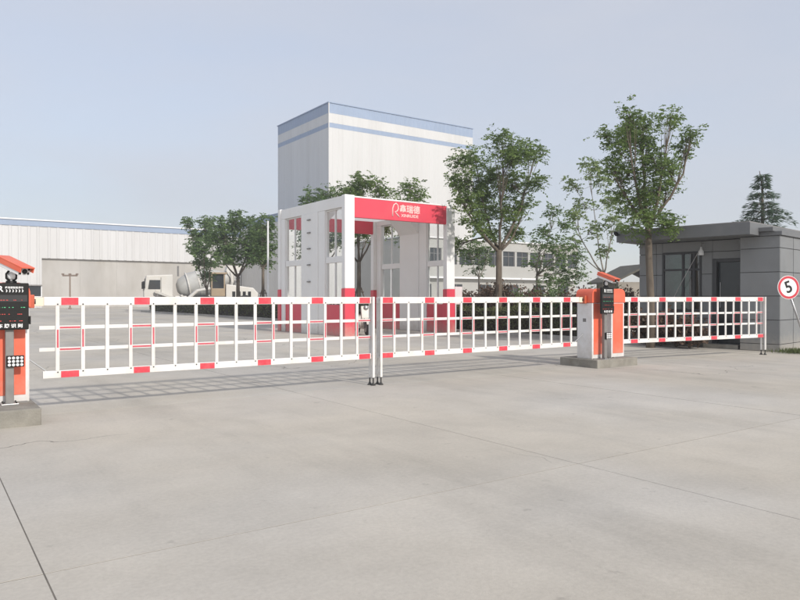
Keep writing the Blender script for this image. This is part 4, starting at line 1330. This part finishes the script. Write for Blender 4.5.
MB().extrude([(0.40, 0.22), (0.52, 0.30), (0.56, 0.55), (0.47, 0.92), (0.40, 0.90), (0.44, 0.55), (0.38, 0.30)], 'y', -0.16, 0.16).build('leg_shield', M_TRUCKW, scn, bevel=0.02)
MB().extrude([(0.45, 0.20), (0.45, 0.27), (-0.05, 0.27), (-0.15, 0.45), (-0.25, 0.66), (-0.75, 0.70), (-0.80, 0.60), (-0.55, 0.42), (-0.25, 0.20)], 'y', -0.13, 0.13).build('body', M_TRUCKW, scn, bevel=0.02)
MB().extrude([(-0.14, 0.67), (-0.10, 0.74), (-0.70, 0.80), (-0.76, 0.72)], 'y', -0.13, 0.13).build('seat', M_BLACK, scn, bevel=0.02)
MB().tube([(0.36, -0.34, 0.99), (0.43, -0.18, 0.97), (0.44, 0, 0.93), (0.43, 0.18, 0.97), (0.36, 0.34, 0.99)], 0.016, 8).build('handlebar', M_BLACK, scn)
MB().lathe((0.47, 0, 0.86), (1, 0, 0.1), [(0, 0.08), (0.05, 0.075), (0.08, 0.04)], 14).build('headlight', M_STEEL, scn, smooth=True)
for s in (-1, 1):
    MB().tube([(0.42, s * 0.20, 0.98), (0.44, s * 0.24, 1.10)], 0.006, 5).build('mirror_stem', M_BLACK, scn)
    MB().cyl((0.44, s * 0.25, 1.13), (0.455, s * 0.25, 1.13), 0.05, n=12).build('mirror', M_BLACK, scn)
MB().extrude([(0.40, 0.42), (0.50, 0.50), (0.72, 0.50), (0.84, 0.36), (0.82, 0.34), (0.70, 0.46), (0.52, 0.46)], 'y', -0.06, 0.06).build('front_mudguard', M_TRUCKW, scn)

# ------------------------------------------------------------------ concrete mixer truck and loader (far yard)
def big_wheel(parent, x, y, r, w):
    o = MB().lathe((x, y, r), (0, 1, 0), [(0, r * 0.6), (0.01, r * 0.93), (0.06, r), (w - 0.06, r), (w - 0.01, r * 0.93), (w, r * 0.6)], 20).build('wheel', M_TYRE, parent)
    MB().cyl((x, y - 0.01, r), (x, y + w + 0.01, r), r * 0.55, n=14).build('rim', M_TRUCKW, o)
mx, my = ray(193, 60)
tk = thing('mixer_truck', 'dusty white concrete mixer truck parked before the warehouse', 'truck', (mx, my, 0), R(202))
# local +x is the front
MB().box(-4.3, 3.6, -0.45, 0.45, 0.75, 1.05).build('chassis', M_GREYM, tk)
MB().extrude([(1.75, 0.6), (4.0, 0.6), (4.05, 1.6), (3.85, 3.0), (1.75, 3.1)], 'y', -1.22, 1.22).build('cab', M_TRUCKW, tk, bevel=0.08)
MB().extrude([(4.045, 1.75), (3.915, 2.75), (3.955, 2.75), (4.085, 1.75)], 'y', -1.05, 1.05).build('windscreen', M_DARKG, tk)
for s in (-1, 1):
    MB().extrude([(2.75, 1.85), (3.72, 1.85), (3.60, 2.62), (2.75, 2.62)], 'y', s * 1.235 - 0.012, s * 1.235 + 0.012).build('side_window', M_DARKG, tk)
    MB().box(2.68, 2.71, s * 1.228 - 0.012, s * 1.228 + 0.012, 0.9, 2.85).build('door_gap', M_BLACK, tk)
    MB().box(1.9, 3.9, s * 1.24 - 0.02, s * 1.24 + 0.02, 0.95, 1.15).build('side_stripe', M_SRED, tk)
    MB().box(3.95, 4.15, s * 1.42 - 0.1, s * 1.42 + 0.1, 1.9, 2.5).build('mirror', M_BLACK, tk)
    MB().box(4.03, 4.09, s * 0.9 - 0.16, s * 0.9 + 0.16, 0.85, 1.05).build('headlight', M_STEEL, tk)
MB().box(4.0, 4.12, -1.2, 1.2, 0.55, 0.80).build('bumper', M_TRUCKW, tk, bevel=0.03)
ax = Vector((-1, 0, 0.22)).normalized()
MB().lathe(Vector((1.35, 0, 1.95)), ax, [(0, 0.35), (0.25, 0.75), (1.1, 1.12), (2.3, 1.18), (3.2, 1.0), (4.2, 0.62), (4.5, 0.5)], 28).build('drum', M_DRUM, tk, smooth=True)
for k in range(3):
    MB().lathe(Vector((1.35, 0, 1.95)) + ax * (0.9 + 0.9 * k), ax, [(0, 1.10), (0.0, 1.205 - 0.05 * (k == 2)), (0.09, 1.205 - 0.05 * (k == 2)), (0.09, 1.10)], 28).build('drum_band', M_TRUCKW, tk)
MB().extrude([(-3.35, 2.4), (-4.1, 3.95), (-2.9, 3.95), (-2.75, 3.5)], 'y', -0.65, 0.65).build('hopper', M_TRUCKW, tk)
MB().extrude([(-3.6, 2.4), (-5.2, 1.25), (-5.1, 1.12), (-3.5, 2.2)], 'y', -0.3, 0.3).build('chute', M_TRUCKW, tk)
for s in (-1, 1):
    MB().tube([(-3.4, s * 0.7, 1.0), (-3.1, s * 0.7, 3.4)], 0.07, 6).build('drum_frame', M_TRUCKW, tk)
    for x in (3.0, 1.2, -2.0, -3.3):
        big_wheel(tk, x, 0.85 if s > 0 else -1.2, 0.52, 0.35)
    for x in (-2.65,):
        MB().box(x - 1.35, x + 1.3, s * 1.02 - 0.2, s * 1.02 + 0.2, 1.1, 1.16).build('mudguard', M_TRUCKW, tk)
MB().box(0.6, 1.6, 0.7, 1.2, 0.7, 1.3).build('water_tank', M_TRUCKW, tk, bevel=0.08)
MB().tube([(-3.9, 0.95, 0.9), (-3.9, 0.95, 3.6)], 0.03, 6).build('ladder_rail', M_STEEL, tk)
MB().tube([(-3.5, 0.95, 0.9), (-3.5, 0.95, 3.6)], 0.03, 6).build('ladder_rail', M_STEEL, tk)
for k in range(8):
    MB().cyl((-3.9, 0.95, 1.1 + 0.32 * k), (-3.5, 0.95, 1.1 + 0.32 * k), 0.02, n=6).build('rung', M_STEEL, tk)
MB().cyl((1.2, -0.5, 3.0), (1.2, -0.5, 3.9), 0.08, n=8).build('exhaust', M_GREYM, tk)

lx, ly = ray(220, 56.5)
ld = thing('wheel_loader', 'pale wheel loader with an amber cab between two trees', 'loader', (lx, ly, 0), R(200))
MB().extrude([(-2.9, 0.9), (-0.4, 0.8), (-0.4, 2.25), (-2.6, 1.95), (-3.0, 1.5)], 'y', -0.75, 0.75).build('engine_hood', M_TRUCKW, ld, bevel=0.06)
for s in (-1, 1):
    for k in range(4):
        MB().box(-2.4 + k * 0.42, -2.16 + k * 0.42, s * 0.762 - 0.010, s * 0.762 + 0.010, 1.2, 1.65).build('vent', M_BLACK, ld)
    for x in (-1.9, 1.3):
        big_wheel(ld, x, 0.65 if s > 0 else -1.2, 0.68, 0.55)
    MB().tube([(0.8, s * 0.42, 1.9), (1.8, s * 0.42, 1.7), (2.9, s * 0.42, 0.7)], 0.13, 8).build('lift_arm', M_TRUCKW, ld)
MB().box(-0.39, 1.6, -0.6, 0.6, 0.7, 1.25).build('chassis', M_GREYM, ld)
cb = MB().box(-0.35, 0.75, -0.65, 0.65, 1.26, 1.9).build('cab', M_AMBER, ld, bevel=0.04)
for (x, y) in ((-0.3, -0.6), (0.7, -0.6), (-0.3, 0.6), (0.7, 0.6)):
    MB().box(x - 0.05, x + 0.05, y - 0.05, y + 0.05, 1.901, 3.05).build('cab_pillar', M_AMBER, cb)
MB().box(-0.24, 0.64, -0.54, 0.54, 1.902, 3.04).build('cab_glass', M_DARKG, cb)
MB().box(-0.5, 0.95, -0.75, 0.75, 3.052, 3.2).build('cab_roof', M_AMBER, cb, bevel=0.04)
MB().extrude([(2.7, 0.15), (3.9, 0.1), (3.95, 0.2), (3.0, 0.35), (2.85, 0.95), (3.15, 1.35), (3.0, 1.4), (2.65, 0.95)], 'y', -1.3, 1.3).build('bucket', M_TRUCKW, ld)
rx, ry = ray(171, 58)
rp = thing('loading_ramp', 'low pale sloping metal ramp lying beside the mixer truck', 'ramp', (rx, ry, 0), R(10))
MB().extrude([(-1.2, 1.55), (0.6, 0.9), (0.6, 1.05), (-1.2, 1.75)], 'y', -0.5, 0.5).build('deck', M_TRUCKW, rp)
for (x, h) in ((-1.0, 1.5), (0.4, 0.98)):
    for y in (-0.45, 0.45):
        MB().box(x - 0.05, x + 0.05, y - 0.05, y + 0.05, -0.03, h).build('leg', M_GREYM, rp)

# ------------------------------------------------------------------ thin smog over the yard
hz = MB().box(-130, 130, -30, 190, -1.2, 30.0).build('haze', MATS['white_paint'])
hm = bpy.data.materials.new('haze')
hm.use_nodes = True
hn = hm.node_tree
for n in list(hn.nodes):
    hn.nodes.remove(n)
ho = nd(hn, 'ShaderNodeOutputMaterial')
hv = nd(hn, 'ShaderNodeVolumePrincipled')
hv.inputs['Color'].default_value = (0.93, 0.94, 0.97, 1)
hv.inputs['Density'].default_value = 0.0020
hv.inputs['Anisotropy'].default_value = 0.2
hn.links.new(hv.outputs[0], ho.inputs['Volume'])
hz.data.materials.clear()
hz.data.materials.append(hm)
hz['kind'] = 'stuff'
hz['label'] = 'thin pale haze over the whole yard'
hz['category'] = 'haze'
